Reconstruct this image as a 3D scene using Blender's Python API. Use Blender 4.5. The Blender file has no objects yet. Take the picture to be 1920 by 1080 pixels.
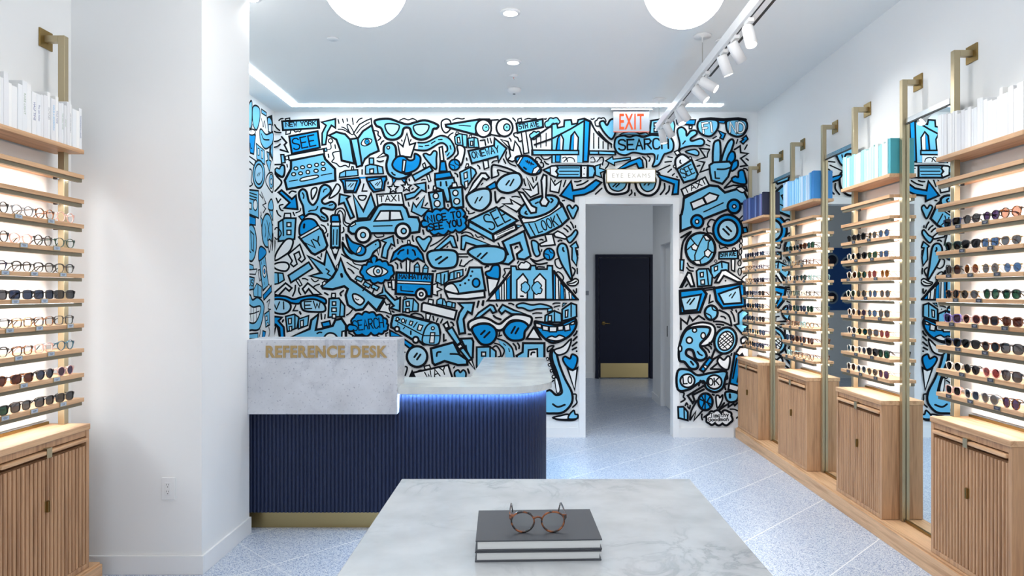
import bpy, math, random
import numpy as np
from mathutils import Vector, Matrix, Euler
from mathutils.geometry import tessellate_polygon

random.seed(7)
scene = bpy.context.scene
COL = scene.collection

# ------------------------------------------------------------------ camera
EYE = 1.5            # eye height
F = 1280.0           # focal length in pixels of a 1920 px wide frame
PX, PY = 990.0, 547.0  # where the straight-ahead direction lands in the frame
cam_d = bpy.data.cameras.new('camera')
cam_d.sensor_width = 36.0
cam_d.lens = F / 1920.0 * 36.0
cam_d.shift_x = -(PX - 960.0) / 1920.0
cam_d.shift_y = (PY - 540.0) / 1920.0
cam_d.clip_start = 0.05
cam = bpy.data.objects.new('camera', cam_d)
cam.location = (0, 0, EYE)
cam.rotation_euler = (math.pi / 2, 0, 0)
COL.objects.link(cam)
scene.camera = cam

# ------------------------------------------------------------------ world, exposure
world = bpy.data.worlds.new('daylight')
scene.world = world
world.use_nodes = True
bg = world.node_tree.nodes['Background']
bg.inputs[0].default_value = (0.90, 0.95, 1.0, 1)
bg.inputs[1].default_value = 0.8
scene.view_settings.view_transform = 'Standard'
scene.view_settings.look = 'None'
scene.view_settings.exposure = 0.72
scene.view_settings.gamma = 1.0
scene.view_settings.use_curve_mapping = False

# strengths of the room's lamps and of the fill lamp added in the hall
L_STRIP, L_GLOBE, L_SHELF, L_DOWN, L_DESK = 10.5, 8.5, 12.0, 9.0, 130.0
W_TRACK, W_DOWN, W_HALL_FILL = 15.0, 26.0, 30.0

# ------------------------------------------------------------------ key places (metres; Y is depth)
YB = 7.04            # back wall
XR = 2.37            # right wall
XL = -2.43           # left wall beside the near rack
XL2 = -2.614         # left wall behind the column
XC = -1.735          # side of the column
YC0, YC1 = 3.63, 4.25
ZC = 3.354           # ceiling
YF = -1.6            # open shop front behind the camera

def wall_pt(x, y):   # point of the back wall
    return ((x - PX) * YB / F, EYE - (y - PY) * YB / F)

# ------------------------------------------------------------------ materials
def srgb(r, g, b):
    def f(c):
        c /= 255.0
        return c / 12.92 if c <= 0.04045 else ((c + 0.055) / 1.055) ** 2.4
    return (f(r), f(g), f(b), 1.0)

def mat(name, col, rough=0.5, metal=0.0, coat=0.0, spec=0.5, emit=None, estr=0.0):
    m = bpy.data.materials.new(name)
    m.use_nodes = True
    b = m.node_tree.nodes['Principled BSDF']
    b.inputs['Base Color'].default_value = col
    b.inputs['Roughness'].default_value = rough
    b.inputs['Metallic'].default_value = metal
    b.inputs['Coat Weight'].default_value = coat
    b.inputs['Specular IOR Level'].default_value = spec
    if emit:
        b.inputs['Emission Color'].default_value = emit
        b.inputs['Emission Strength'].default_value = estr
    return m

def nodes_of(m):
    return m.node_tree.nodes, m.node_tree.links, m.node_tree.nodes['Principled BSDF']

def ramp(n, stops):
    r = n.new('ShaderNodeValToRGB')
    e = r.color_ramp.elements
    while len(e) > 1:
        e.remove(e[-1])
    e[0].position, e[0].color = stops[0]
    for p, c in stops[1:]:
        k = e.new(p)
        k.color = c
    return r

def mixcol(n, l, fac, a, b, mode='MIX'):
    x = n.new('ShaderNodeMix')
    x.data_type = 'RGBA'
    x.blend_type = mode
    for sock, v in ((0, fac), (6, a), (7, b)):
        if hasattr(v, 'is_linked'):
            l.new(v, x.inputs[sock])
        else:
            x.inputs[sock].default_value = v
    return x.outputs[2]

def math_node(n, l, op, a, b=0.0):
    x = n.new('ShaderNodeMath')
    x.operation = op
    for k, v in ((0, a), (1, b)):
        if hasattr(v, 'is_linked'):
            l.new(v, x.inputs[k])
        else:
            x.inputs[k].default_value = v
    return x.outputs[0]

def wood(name, axis, light, dark, rough=0.45):
    m = mat(name, light, rough)
    n, l, b = nodes_of(m)
    tc = n.new('ShaderNodeTexCoord')
    mp = n.new('ShaderNodeMapping')
    sc = [38.0, 38.0, 38.0]
    sc['XYZ'.index(axis)] = 1.6
    mp.inputs['Scale'].default_value = sc
    oi = n.new('ShaderNodeObjectInfo')
    l.new(tc.outputs['Object'], mp.inputs['Vector'])
    shift = n.new('ShaderNodeVectorMath')
    l.new(mp.outputs[0], shift.inputs[0])
    comb = n.new('ShaderNodeCombineXYZ')
    for k in range(3):
        l.new(math_node(n, l, 'MULTIPLY', oi.outputs['Random'], 31.0), comb.inputs[k])
    l.new(comb.outputs[0], shift.inputs[1])
    nz = n.new('ShaderNodeTexNoise')
    nz.inputs['Scale'].default_value = 1.0
    nz.inputs['Detail'].default_value = 6.0
    nz.inputs['Distortion'].default_value = 0.6
    l.new(shift.outputs[0], nz.inputs['Vector'])
    r = ramp(n, [(0.32, dark), (0.5, light), (0.72, tuple(min(1, c * 1.12) for c in light[:3]) + (1,))])
    l.new(nz.outputs['Fac'], r.inputs[0])
    fine = n.new('ShaderNodeTexNoise')
    fine.inputs['Scale'].default_value = 6.0
    l.new(shift.outputs[0], fine.inputs['Vector'])
    r2 = ramp(n, [(0.42, (0.72, 0.70, 0.68, 1)), (0.56, (1, 1, 1, 1))])
    l.new(fine.outputs['Fac'], r2.inputs[0])
    l.new(mixcol(n, l, 0.35, r.outputs[0], r2.outputs[0], 'MULTIPLY'), b.inputs['Base Color'])
    return m

def marble(name, base, vein, scale, amount, fleck=0.0, rough=0.22):
    m = mat(name, base, rough, coat=0.15)
    n, l, b = nodes_of(m)
    tc = n.new('ShaderNodeTexCoord')
    nz = n.new('ShaderNodeTexNoise')
    nz.inputs['Scale'].default_value = scale
    nz.inputs['Detail'].default_value = 9.0
    nz.inputs['Roughness'].default_value = 0.62
    nz.inputs['Distortion'].default_value = 1.1
    l.new(tc.outputs['Object'], nz.inputs['Vector'])
    d = math_node(n, l, 'ABSOLUTE', math_node(n, l, 'SUBTRACT', nz.outputs['Fac'], 0.5))
    r = ramp(n, [(0.0, (1, 1, 1, 1)), (0.035, (0.25, 0.25, 0.25, 1)), (0.10, (0, 0, 0, 1))])
    l.new(d, r.inputs[0])
    big = n.new('ShaderNodeTexNoise')
    big.inputs['Scale'].default_value = scale * 0.55
    big.inputs['Detail'].default_value = 4.0
    l.new(tc.outputs['Object'], big.inputs['Vector'])
    rb = ramp(n, [(0.42, (0, 0, 0, 1)), (0.68, (1, 1, 1, 1))])
    l.new(big.outputs['Fac'], rb.inputs[0])
    v = math_node(n, l, 'MULTIPLY', r.outputs[0], rb.outputs[0])
    v = math_node(n, l, 'MULTIPLY', v, amount)
    cloud = n.new('ShaderNodeTexNoise')
    cloud.inputs['Scale'].default_value = scale * 1.7
    cloud.inputs['Detail'].default_value = 7.0
    l.new(tc.outputs['Object'], cloud.inputs['Vector'])
    rc = ramp(n, [(0.3, tuple(c * 0.83 for c in base[:3]) + (1,)), (0.62, base)])
    l.new(cloud.outputs['Fac'], rc.inputs[0])
    out = mixcol(n, l, v, rc.outputs[0], vein)
    if fleck:
        fk = n.new('ShaderNodeTexNoise')
        fk.inputs['Scale'].default_value = scale * 24
        fk.inputs['Detail'].default_value = 5.0
        l.new(tc.outputs['Object'], fk.inputs['Vector'])
        rf = ramp(n, [(0.60, (0, 0, 0, 1)), (0.70, (1, 1, 1, 1))])
        l.new(fk.outputs['Fac'], rf.inputs[0])
        out = mixcol(n, l, math_node(n, l, 'MULTIPLY', rf.outputs[0], fleck), out, vein)
    l.new(out, b.inputs['Base Color'])
    return m

def glass_mix(name, tint, gloss=0.08, rough=0.02):
    m = bpy.data.materials.new(name)
    m.use_nodes = True
    n, l = m.node_tree.nodes, m.node_tree.links
    n.remove(n['Principled BSDF'])
    t = n.new('ShaderNodeBsdfTransparent')
    t.inputs[0].default_value = tint
    g = n.new('ShaderNodeBsdfGlossy')
    g.inputs['Roughness'].default_value = rough
    mx = n.new('ShaderNodeMixShader')
    fr = n.new('ShaderNodeLayerWeight')
    fr.inputs[0].default_value = 0.5
    f4 = math_node(n, l, 'MULTIPLY', math_node(n, l, 'POWER', fr.outputs['Facing'], 4.0), 0.4)
    l.new(math_node(n, l, 'ADD', f4, gloss), mx.inputs[0])
    l.new(t.outputs[0], mx.inputs[1])
    l.new(g.outputs[0], mx.inputs[2])
    l.new(mx.outputs[0], n['Material Output'].inputs[0])
    return m

def emitter(name, col, strength):
    m = bpy.data.materials.new(name)
    m.use_nodes = True
    n, l = m.node_tree.nodes, m.node_tree.links
    n.remove(n['Principled BSDF'])
    e = n.new('ShaderNodeEmission')
    e.inputs[0].default_value = col
    e.inputs[1].default_value = strength
    l.new(e.outputs[0], n['Material Output'].inputs[0])
    return m

def tortoise(name, amber, dark, scale=60.0):
    m = mat(name, amber, 0.18, coat=0.4)
    n, l, b = nodes_of(m)
    tc = n.new('ShaderNodeTexCoord')
    nz = n.new('ShaderNodeTexNoise')
    nz.inputs['Scale'].default_value = scale
    nz.inputs['Detail'].default_value = 2.0
    l.new(tc.outputs['Object'], nz.inputs['Vector'])
    r = ramp(n, [(0.48, dark), (0.64, amber)])
    l.new(nz.outputs['Fac'], r.inputs[0])
    l.new(r.outputs[0], b.inputs['Base Color'])
    return m

M = {}
M['wall'] = mat('white_wall_paint', (0.83, 0.84, 0.845, 1), 0.62)
M['ceiling'] = mat('white_ceiling_paint', (0.87, 0.885, 0.88, 1), 0.8)
M['trim'] = mat('white_satin_trim', (0.82, 0.83, 0.84, 1), 0.35)
M['oak_v'] = wood('oak_upright', 'Z', srgb(194, 151, 113), srgb(163, 121, 87))
M['oak_y'] = wood('oak_lengthwise', 'Y', srgb(214, 172, 132), srgb(188, 143, 104))
M['brass'] = mat('champagne_brass', srgb(184, 170, 140), 0.38, 0.85)
M['brass_dark'] = mat('aged_brass', srgb(150, 125, 78), 0.35, 1.0)
M['kick'] = mat('brushed_brass_kick', srgb(178, 158, 112), 0.32, 1.0)
M['profile'] = mat('bronze_profile', srgb(126, 118, 98), 0.5, 0.4)
M['chrome'] = mat('polished_steel', srgb(200, 202, 204), 0.18, 1.0)
M['black'] = mat('matte_black', srgb(22, 22, 24), 0.5)
M['white_metal'] = mat('white_powder_coat', (0.80, 0.80, 0.80, 1), 0.35)
M['white_plastic'] = mat('white_plastic', (0.82, 0.83, 0.84, 1), 0.3)
M['slot'] = mat('dark_slot', srgb(30, 30, 32), 0.5)
M['panel'] = mat('white_back_panel', (0.86, 0.86, 0.86, 1), 0.6)
M['navy_paint'] = mat('navy_door_paint', srgb(13, 19, 42), 0.45, spec=0.2)
M['flute'] = mat('navy_flutes', srgb(28, 39, 68), 0.38, spec=0.35)
M['marble_top'] = marble('grey_white_marble', srgb(216, 218, 220), srgb(124, 130, 138), 5.0, 0.5)
M['marble_counter'] = marble('pale_counter_marble', srgb(218, 222, 220), srgb(160, 168, 172), 3.0, 0.4)
M['marble_desk'] = marble('flecked_marble', srgb(210, 212, 218), srgb(112, 118, 140), 3.0, 0.4, fleck=0.6)
M['gold_letter'] = mat('gold_lettering', srgb(176, 148, 98), 0.45, 0.35)
M['mirror'] = mat('mirror_silver', (0.80, 0.87, 0.88, 1), 0.0, 1.0)
M['led_shelf'] = emitter('shelf_led', (0.90, 0.96, 1.0, 1), L_SHELF)
M['led_strip'] = emitter('ceiling_led', (0.86, 0.95, 1.0, 1), L_STRIP)
M['led_desk'] = emitter('desk_led', (0.50, 0.74, 1.0, 1), L_DESK)
M['globe'] = emitter('opal_globe', (1.0, 0.985, 0.96, 1), L_GLOBE)
M['downlight'] = emitter('downlight_lens', (1.0, 0.97, 0.92, 1), L_DOWN)
M['spot_lens'] = emitter('spot_lens', (1.0, 0.97, 0.93, 1), L_DOWN)
M['exit_red'] = emitter('exit_letters', srgb(255, 110, 70), 0.66)
M['exit_panel'] = mat('exit_acrylic', srgb(168, 170, 178), 0.2, 0.3)
M['sign_face'] = emitter('lit_sign_face', (1.0, 0.99, 0.97, 1), 0.64)
M['sign_text'] = mat('pale_sign_text', srgb(172, 166, 152), 0.6)
M['paper'] = mat('book_pages', srgb(232, 232, 230), 0.8)
M['cover_dark'] = mat('charcoal_cover', srgb(74, 76, 82), 0.55)
M['dark_label'] = mat('dark_price_label', srgb(52, 54, 66), 0.5)
M['pale_label'] = mat('pale_price_label', srgb(176, 190, 208), 0.5)
M['tag_text'] = mat('label_print', srgb(165, 168, 180), 0.6)
M['poster'] = mat('poster_blue', srgb(28, 84, 150), 0.5)
M['poster_dark'] = mat('poster_navy', srgb(14, 22, 52), 0.5)
M['poster_pale'] = mat('poster_pale_grey', srgb(150, 168, 186), 0.5)

# mural paints
M['mb'] = mat('mural_light_blue', srgb(116, 192, 228), 0.6, spec=0.2)
M['mm'] = mat('mural_strong_blue', srgb(0, 142, 212), 0.6, spec=0.15)
M['ml'] = mat('mural_pale_blue', srgb(166, 210, 232), 0.6, spec=0.2)
M['mw'] = mat('mural_white', (0.83, 0.84, 0.845, 1), 0.62)
M['mk'] = mat('mural_black', srgb(15, 17, 23), 0.7, spec=0.1)

# terrazzo floor
def terrazzo():
    m = mat('blue_white_terrazzo', srgb(214, 222, 234), 0.3)
    n, l, b = nodes_of(m)
    tc = n.new('ShaderNodeTexCoord')
    v = n.new('ShaderNodeTexVoronoi')
    v.inputs['Scale'].default_value = 210.0
    l.new(tc.outputs['Object'], v.inputs['Vector'])
    sep = n.new('ShaderNodeSeparateColor')
    l.new(v.outputs['Color'], sep.inputs[0])
    r = ramp(n, [(0.0, srgb(110, 132, 170)), (0.14, srgb(146, 165, 194)), (0.26, srgb(180, 192, 212)),
                 (0.42, srgb(200, 208, 221)), (0.72, srgb(216, 221, 228)), (0.93, srgb(166, 180, 206))])
    r.color_ramp.interpolation = 'CONSTANT'
    l.new(sep.outputs[0], r.inputs[0])
    sx = n.new('ShaderNodeSeparateXYZ')
    l.new(tc.outputs['Object'], sx.inputs[0])
    def line(e, off):
        q = math_node(n, l, 'DIVIDE', math_node(n, l, 'ADD', e, -off + 20 * 0.785), 0.785)
        fr = math_node(n, l, 'FRACT', math_node(n, l, 'ADD', q, 0.5))
        return math_node(n, l, 'LESS_THAN', math_node(n, l, 'ABSOLUTE', math_node(n, l, 'SUBTRACT', fr, 0.5)), 0.0066)
    a = line(math_node(n, l, 'SUBTRACT', sx.outputs[1], sx.outputs[0]), 2.01)
    c = line(math_node(n, l, 'ADD', sx.outputs[1], sx.outputs[0]), 6.277)
    g = math_node(n, l, 'MAXIMUM', a, math_node(n, l, 'MULTIPLY', c, 0.5))
    l.new(mixcol(n, l, math_node(n, l, 'MULTIPLY', g, 0.85), r.outputs[0], srgb(242, 243, 245)), b.inputs['Base Color'])
    return m
M['floor'] = terrazzo()

# ------------------------------------------------------------------ mesh builder
ORG = {}

class MB:
    def __init__(s):
        s.v, s.f, s.m, s.sm = [], [], [], []

    def add(s, vs, fs, m=0, smooth=False):
        o = len(s.v)
        s.v += [tuple(p) for p in vs]
        for f in fs:
            s.f.append(tuple(i + o for i in f))
            s.m.append(m)
            s.sm.append(smooth)

    def box(s, x0, x1, y0, y1, z0, z1, m=0):
        v = [(x, y, z) for z in (z0, z1) for y in (y0, y1) for x in (x0, x1)]
        s.add(v, [(0, 2, 3, 1), (4, 5, 7, 6), (0, 1, 5, 4), (2, 6, 7, 3), (0, 4, 6, 2), (1, 3, 7, 5)], m)

    def prism(s, poly, a0, a1, put=lambda u, w, a: (u, w, a), m=0, smooth=False):
        n = len(poly)
        vs = [put(u, w, a0) for u, w in poly] + [put(u, w, a1) for u, w in poly]
        tris = tessellate_polygon([[Vector((u, w, 0)) for u, w in poly]])
        s.add(vs, [tuple(t) for t in tris] + [tuple(i + n for i in reversed(t)) for t in tris], m)
        o = len(s.v) - 2 * n
        for i in range(n):
            j = (i + 1) % n
            s.f.append((o + i, o + j, o + n + j, o + n + i))
            s.m.append(m)
            s.sm.append(smooth)

    def tube(s, pts, r, n=8, m=0, closed=False, r2=None, caps=True):
        pts = [Vector(p) for p in pts]
        r2 = r if r2 is None else r2
        k = len(pts)
        vs = []
        up = None
        for i, p in enumerate(pts):
            a = pts[i - 1] if (i > 0 or closed) else pts[i]
            c = pts[(i + 1) % k] if (i < k - 1 or closed) else pts[i]
            t = (c - a).normalized()
            if up is None:
                up = Vector((0, 0, 1)) if abs(t.z) < 0.9 else Vector((1, 0, 0))
            side = t.cross(up)
            if side.length < 1e-6:
                side = Vector((1, 0, 0))
            side.normalize()
            u2 = side.cross(t).normalized()
            up = u2
            for q in range(n):
                an = 2 * math.pi * q / n
                vs.append(p + side * (math.cos(an) * r) + u2 * (math.sin(an) * r2))
        fs = []
        for i in range(k if closed else k - 1):
            j = (i + 1) % k
            for q in range(n):
                w = (q + 1) % n
                fs.append((i * n + q, i * n + w, j * n + w, j * n + q))
        s.add(vs, fs, m, True)
        if caps and not closed:
            o = len(s.v) - k * n
            s.f.append(tuple(o + q for q in reversed(range(n))))
            s.f.append(tuple(o + (k - 1) * n + q for q in range(n)))
            s.m += [m, m]
            s.sm += [False, False]

    def lathe(s, prof, c=(0, 0, 0), ax=(0, 0, 1), n=24, m=0, smooth=True):
        c, ax = Vector(c), Vector(ax).normalized()
        a = Vector((1, 0, 0)) if abs(ax.x) < 0.9 else Vector((0, 1, 0))
        e1 = ax.cross(a).normalized()
        e2 = ax.cross(e1)
        vs = []
        for r, h in prof:
            for q in range(n):
                t = 2 * math.pi * q / n
                vs.append(c + ax * h + (e1 * math.cos(t) + e2 * math.sin(t)) * max(r, 1e-5))
        fs = []
        for i in range(len(prof) - 1):
            for q in range(n):
                w = (q + 1) % n
                fs.append((i * n + q, i * n + w, (i + 1) * n + w, (i + 1) * n + q))
        s.add(vs, fs, m, smooth)

    def mesh(s, name, off=(0, 0, 0)):
        me = bpy.data.meshes.new(name)
        ox, oy, oz = off
        me.from_pydata([(x - ox, y - oy, z - oz) for x, y, z in s.v], [], s.f)
        me.polygons.foreach_set('material_index', s.m)
        me.polygons.foreach_set('use_smooth', s.sm)
        me.update()
        return me

    def build(s, name, mats, parent=None, local=False, bevel=0.0, origin=None):
        if not isinstance(mats, (list, tuple)):
            mats = [mats]
        if parent is None:
            if origin is None:
                xs, ys, zs = zip(*s.v)
                origin = ((min(xs) + max(xs)) / 2, (min(ys) + max(ys)) / 2, min(zs))
        elif not local:
            origin = ORG[parent.name]
        else:
            origin = (0, 0, 0)
        me = s.mesh(name, origin)
        for q in mats:
            me.materials.append(q)
        o = bpy.data.objects.new(name, me)
        COL.objects.link(o)
        if parent is None:
            o.location = origin
            ORG[o.name] = tuple(origin)
        else:
            o.parent = parent
            ORG[o.name] = tuple(origin)
        if bevel:
            bv = o.modifiers.new('edge', 'BEVEL')
            bv.width = bevel
            bv.segments = 2
            bv.limit_method = 'ANGLE'
        return o

def thing(name, label, cat, loc, group=None, rot=0.0):
    o = bpy.data.objects.new(name, None)
    o.empty_display_size = 0.05
    COL.objects.link(o)
    o.location = loc
    o.rotation_euler = (0, 0, rot)
    ORG[o.name] = tuple(loc)
    return tag(o, label, cat, group)

def tag(o, label, cat, group=None):
    o['label'] = label
    o['category'] = cat
    if group:
        o['group'] = group
    return o

def struct(o, label=None, cat=None):
    o['kind'] = 'structure'
    if label:
        o['label'] = label
        o['category'] = cat
    return o

def text_obj(name, body, size, mt, parent, loc, rot, depth=0.002, sx=1.0, bold=0.0, spacing=1.0, align='CENTER'):
    c = bpy.data.curves.new(name, 'FONT')
    c.body = body
    c.size = size
    c.extrude = depth
    c.offset = bold
    c.space_character = spacing
    c.align_x = align
    c.align_y = 'CENTER'
    c.materials.append(mt)
    tmp = bpy.data.objects.new(name, c)
    me = bpy.data.meshes.new_from_object(tmp)
    me.name = name
    bpy.data.objects.remove(tmp)
    bpy.data.curves.remove(c)
    o = bpy.data.objects.new(name, me)
    COL.objects.link(o)
    o.parent = parent
    p = ORG[parent.name] if parent else (0, 0, 0)
    o.location = (loc[0] - p[0], loc[1] - p[1], loc[2] - p[2])
    o.rotation_euler = rot
    o.scale = (sx, 1, 1)
    return o

# ------------------------------------------------------------------ room shell
def slab(name, dims, mt, label=None, cat=None, bevel=0.0):
    b = MB()
    b.box(*dims)
    return struct(b.build(name, mt, bevel=bevel), label, cat)

YH = 11.85           # far wall of the hall
fl = MB()
fl.box(-4.2, 3.6, YF, YH + 0.1, -0.12, 0.0)
struct(fl.build('floor', M['floor'], origin=(0, 0, 0)), 'pale blue terrazzo floor with diagonal joints', 'floor')
cl = MB()
cl.box(-4.2, 3.6, YF, YH + 0.1, ZC, ZC + 0.15)
struct(cl.build('ceiling', M['ceiling']), 'flat white ceiling with recessed light line', 'ceiling')
slab('wall_right', (XR, XR + 0.12, YF, YB, 0, ZC), M['wall'], 'white wall behind the oak racks', 'wall')
slab('wall_left', (XL - 0.3, XL, YF, YC0, 0, ZC), M['wall'], 'white wall behind the left rack', 'wall')
slab('wall_column', (XL2 - 0.12, XC, YC0, YC1, 0, ZC), M['wall'], 'white square column beside the desk', 'column')
slab('wall_left_rear', (XL2 - 0.12, XL2, YC1, YB, 0, ZC), M['wall'], 'side wall with painted doodles at its far end', 'wall')
# back wall with the doorway
DX0, DX1 = wall_pt(1097, 0)[0], wall_pt(1262, 0)[0]
DZ = wall_pt(0, 382)[1]
b = MB()
b.box(XL2 - 0.12, DX0, YB, YB + 0.12, 0, ZC)
b.box(DX1, XR + 0.12, YB, YB + 0.12, 0, ZC)
b.box(DX0, DX1, YB, YB + 0.12, DZ, ZC)
struct(b.build('wall_back', M['wall']), 'white back wall carrying the blue mural', 'wall')
# casing round the doorway
cw = 0.062
b = MB()
b.box(DX0 - cw, DX0 + 0.004, YB - 0.016, YB + 0.13, 0, DZ + cw)
b.box(DX1 - 0.004, DX1 + cw, YB - 0.016, YB + 0.13, 0, DZ + cw)
b.box(DX0 + 0.004, DX1 - 0.004, YB - 0.016, YB + 0.13, DZ - 0.004, DZ + cw)
struct(b.build('trim_1', M['trim'], bevel=0.002), 'white casing round the open doorway', 'trim')
# baseboards
BH = 0.1
slab('baseboard_back', (XL2, DX0 - cw, YB - 0.014, YB, 0, BH), M['trim'])
slab('baseboard_back_right', (DX1 + cw, 2.12, YB - 0.014, YB, 0, BH), M['trim'])
slab('baseboard_left', (XL, XL + 0.014, YF, 2.3, 0, BH), M['trim'])
b = MB()
b.box(XL, XC + 0.014, YC0 - 0.014, YC0, 0, BH)
b.box(XC, XC + 0.014, YC0, YC1, 0, BH)
struct(b.build('baseboard_column', M['trim'], bevel=0.002))
slab('baseboard_left_rear', (XL2, XL2 + 0.014, 4.85, YB - 0.014, 0, BH), M['trim'])
# hall behind the doorway
slab('wall_hall_back', (-1.72, 3.5, YH, YH + 0.12, 0, ZC), M['wall'], 'grey-lit far wall of the hall', 'wall')
slab('wall_hall_left', (-1.84, -1.72, YB + 0.12, YH, 0, ZC), M['wall'])
b = MB()
HX = 1.75
b.box(HX, HX + 0.14, YB + 0.121, 7.25, 0, ZC)
b.box(HX, HX + 0.14, 8.95, 9.57, 0, ZC)
b.box(HX, HX + 0.14, 7.25, 8.95, 2.13, ZC)
struct(b.build('wall_hall_right', M['wall']), 'white hall wall with a sliding door', 'wall')
slab('wall_hall_right_rear', (3.4, 3.5, 9.57, YH, 0, ZC), M['wall'])
slab('baseboard_hall', (-1.72, 1.16, YH - 0.014, YH, 0, BH), M['trim'])
slab('baseboard_hall_right', (HX - 0.014, HX, 9.06, 9.584, 0, BH), M['trim'])
b = MB()
b.box(HX - 0.016, HX + 0.03, 8.93, 9.05, 0, 2.21)
b.box(HX - 0.016, HX + 0.03, 7.2, 8.93, 2.11, 2.21)
struct(b.build('trim_2', M['trim'], bevel=0.002))
b = MB()
b.box(HX + 0.05, HX + 0.09, 7.2, 8.94, 0.008, 2.12)
d2 = struct(b.build('door_2', M['trim'], bevel=0.002), 'plain white sliding door in the hall', 'door')
b = MB()
b.box(HX + 0.046, HX + 0.0505, 8.80, 8.835, 0.92, 1.06)
b.build('flush_pull', M['slot'], d2)
# navy door
b = MB()
b.box(1.23, 2.10, YH - 0.05, YH - 0.012, 0.012, 2.085)
d1 = struct(b.build('door_1', M['navy_paint'], bevel=0.003), 'navy door with brass lever and kick plate', 'door')
b = MB()
b.box(1.166, 1.222, YH - 0.06, YH - 0.001, 0, 2.145)
b.box(2.108, 2.164, YH - 0.06, YH - 0.001, 0, 2.145)
b.box(1.222, 2.108, YH - 0.06, YH - 0.001, 2.092, 2.145)
struct(b.build('trim_3', M['navy_paint'], bevel=0.003), 'navy frame round the navy door', 'trim')
b = MB()
b.box(1.255, 2.075, YH - 0.055, YH - 0.0505, 0.02, 0.265)
b.build('kick_plate', M['kick'], d1)
b = MB()
b.lathe([(0, 0.02), (0.028, 0.018), (0.034, 0.004), (0.034, 0)], (1.305, YH - 0.0505, 0.955), (0, -1, 0))
b.tube([(1.305, YH - 0.06, 0.955), (1.305, YH - 0.105, 0.955), (1.315, YH - 0.112, 0.955), (1.41, YH - 0.112, 0.953)], 0.009, 8)
b.build('lever_handle', M['brass_dark'], d1)

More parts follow.
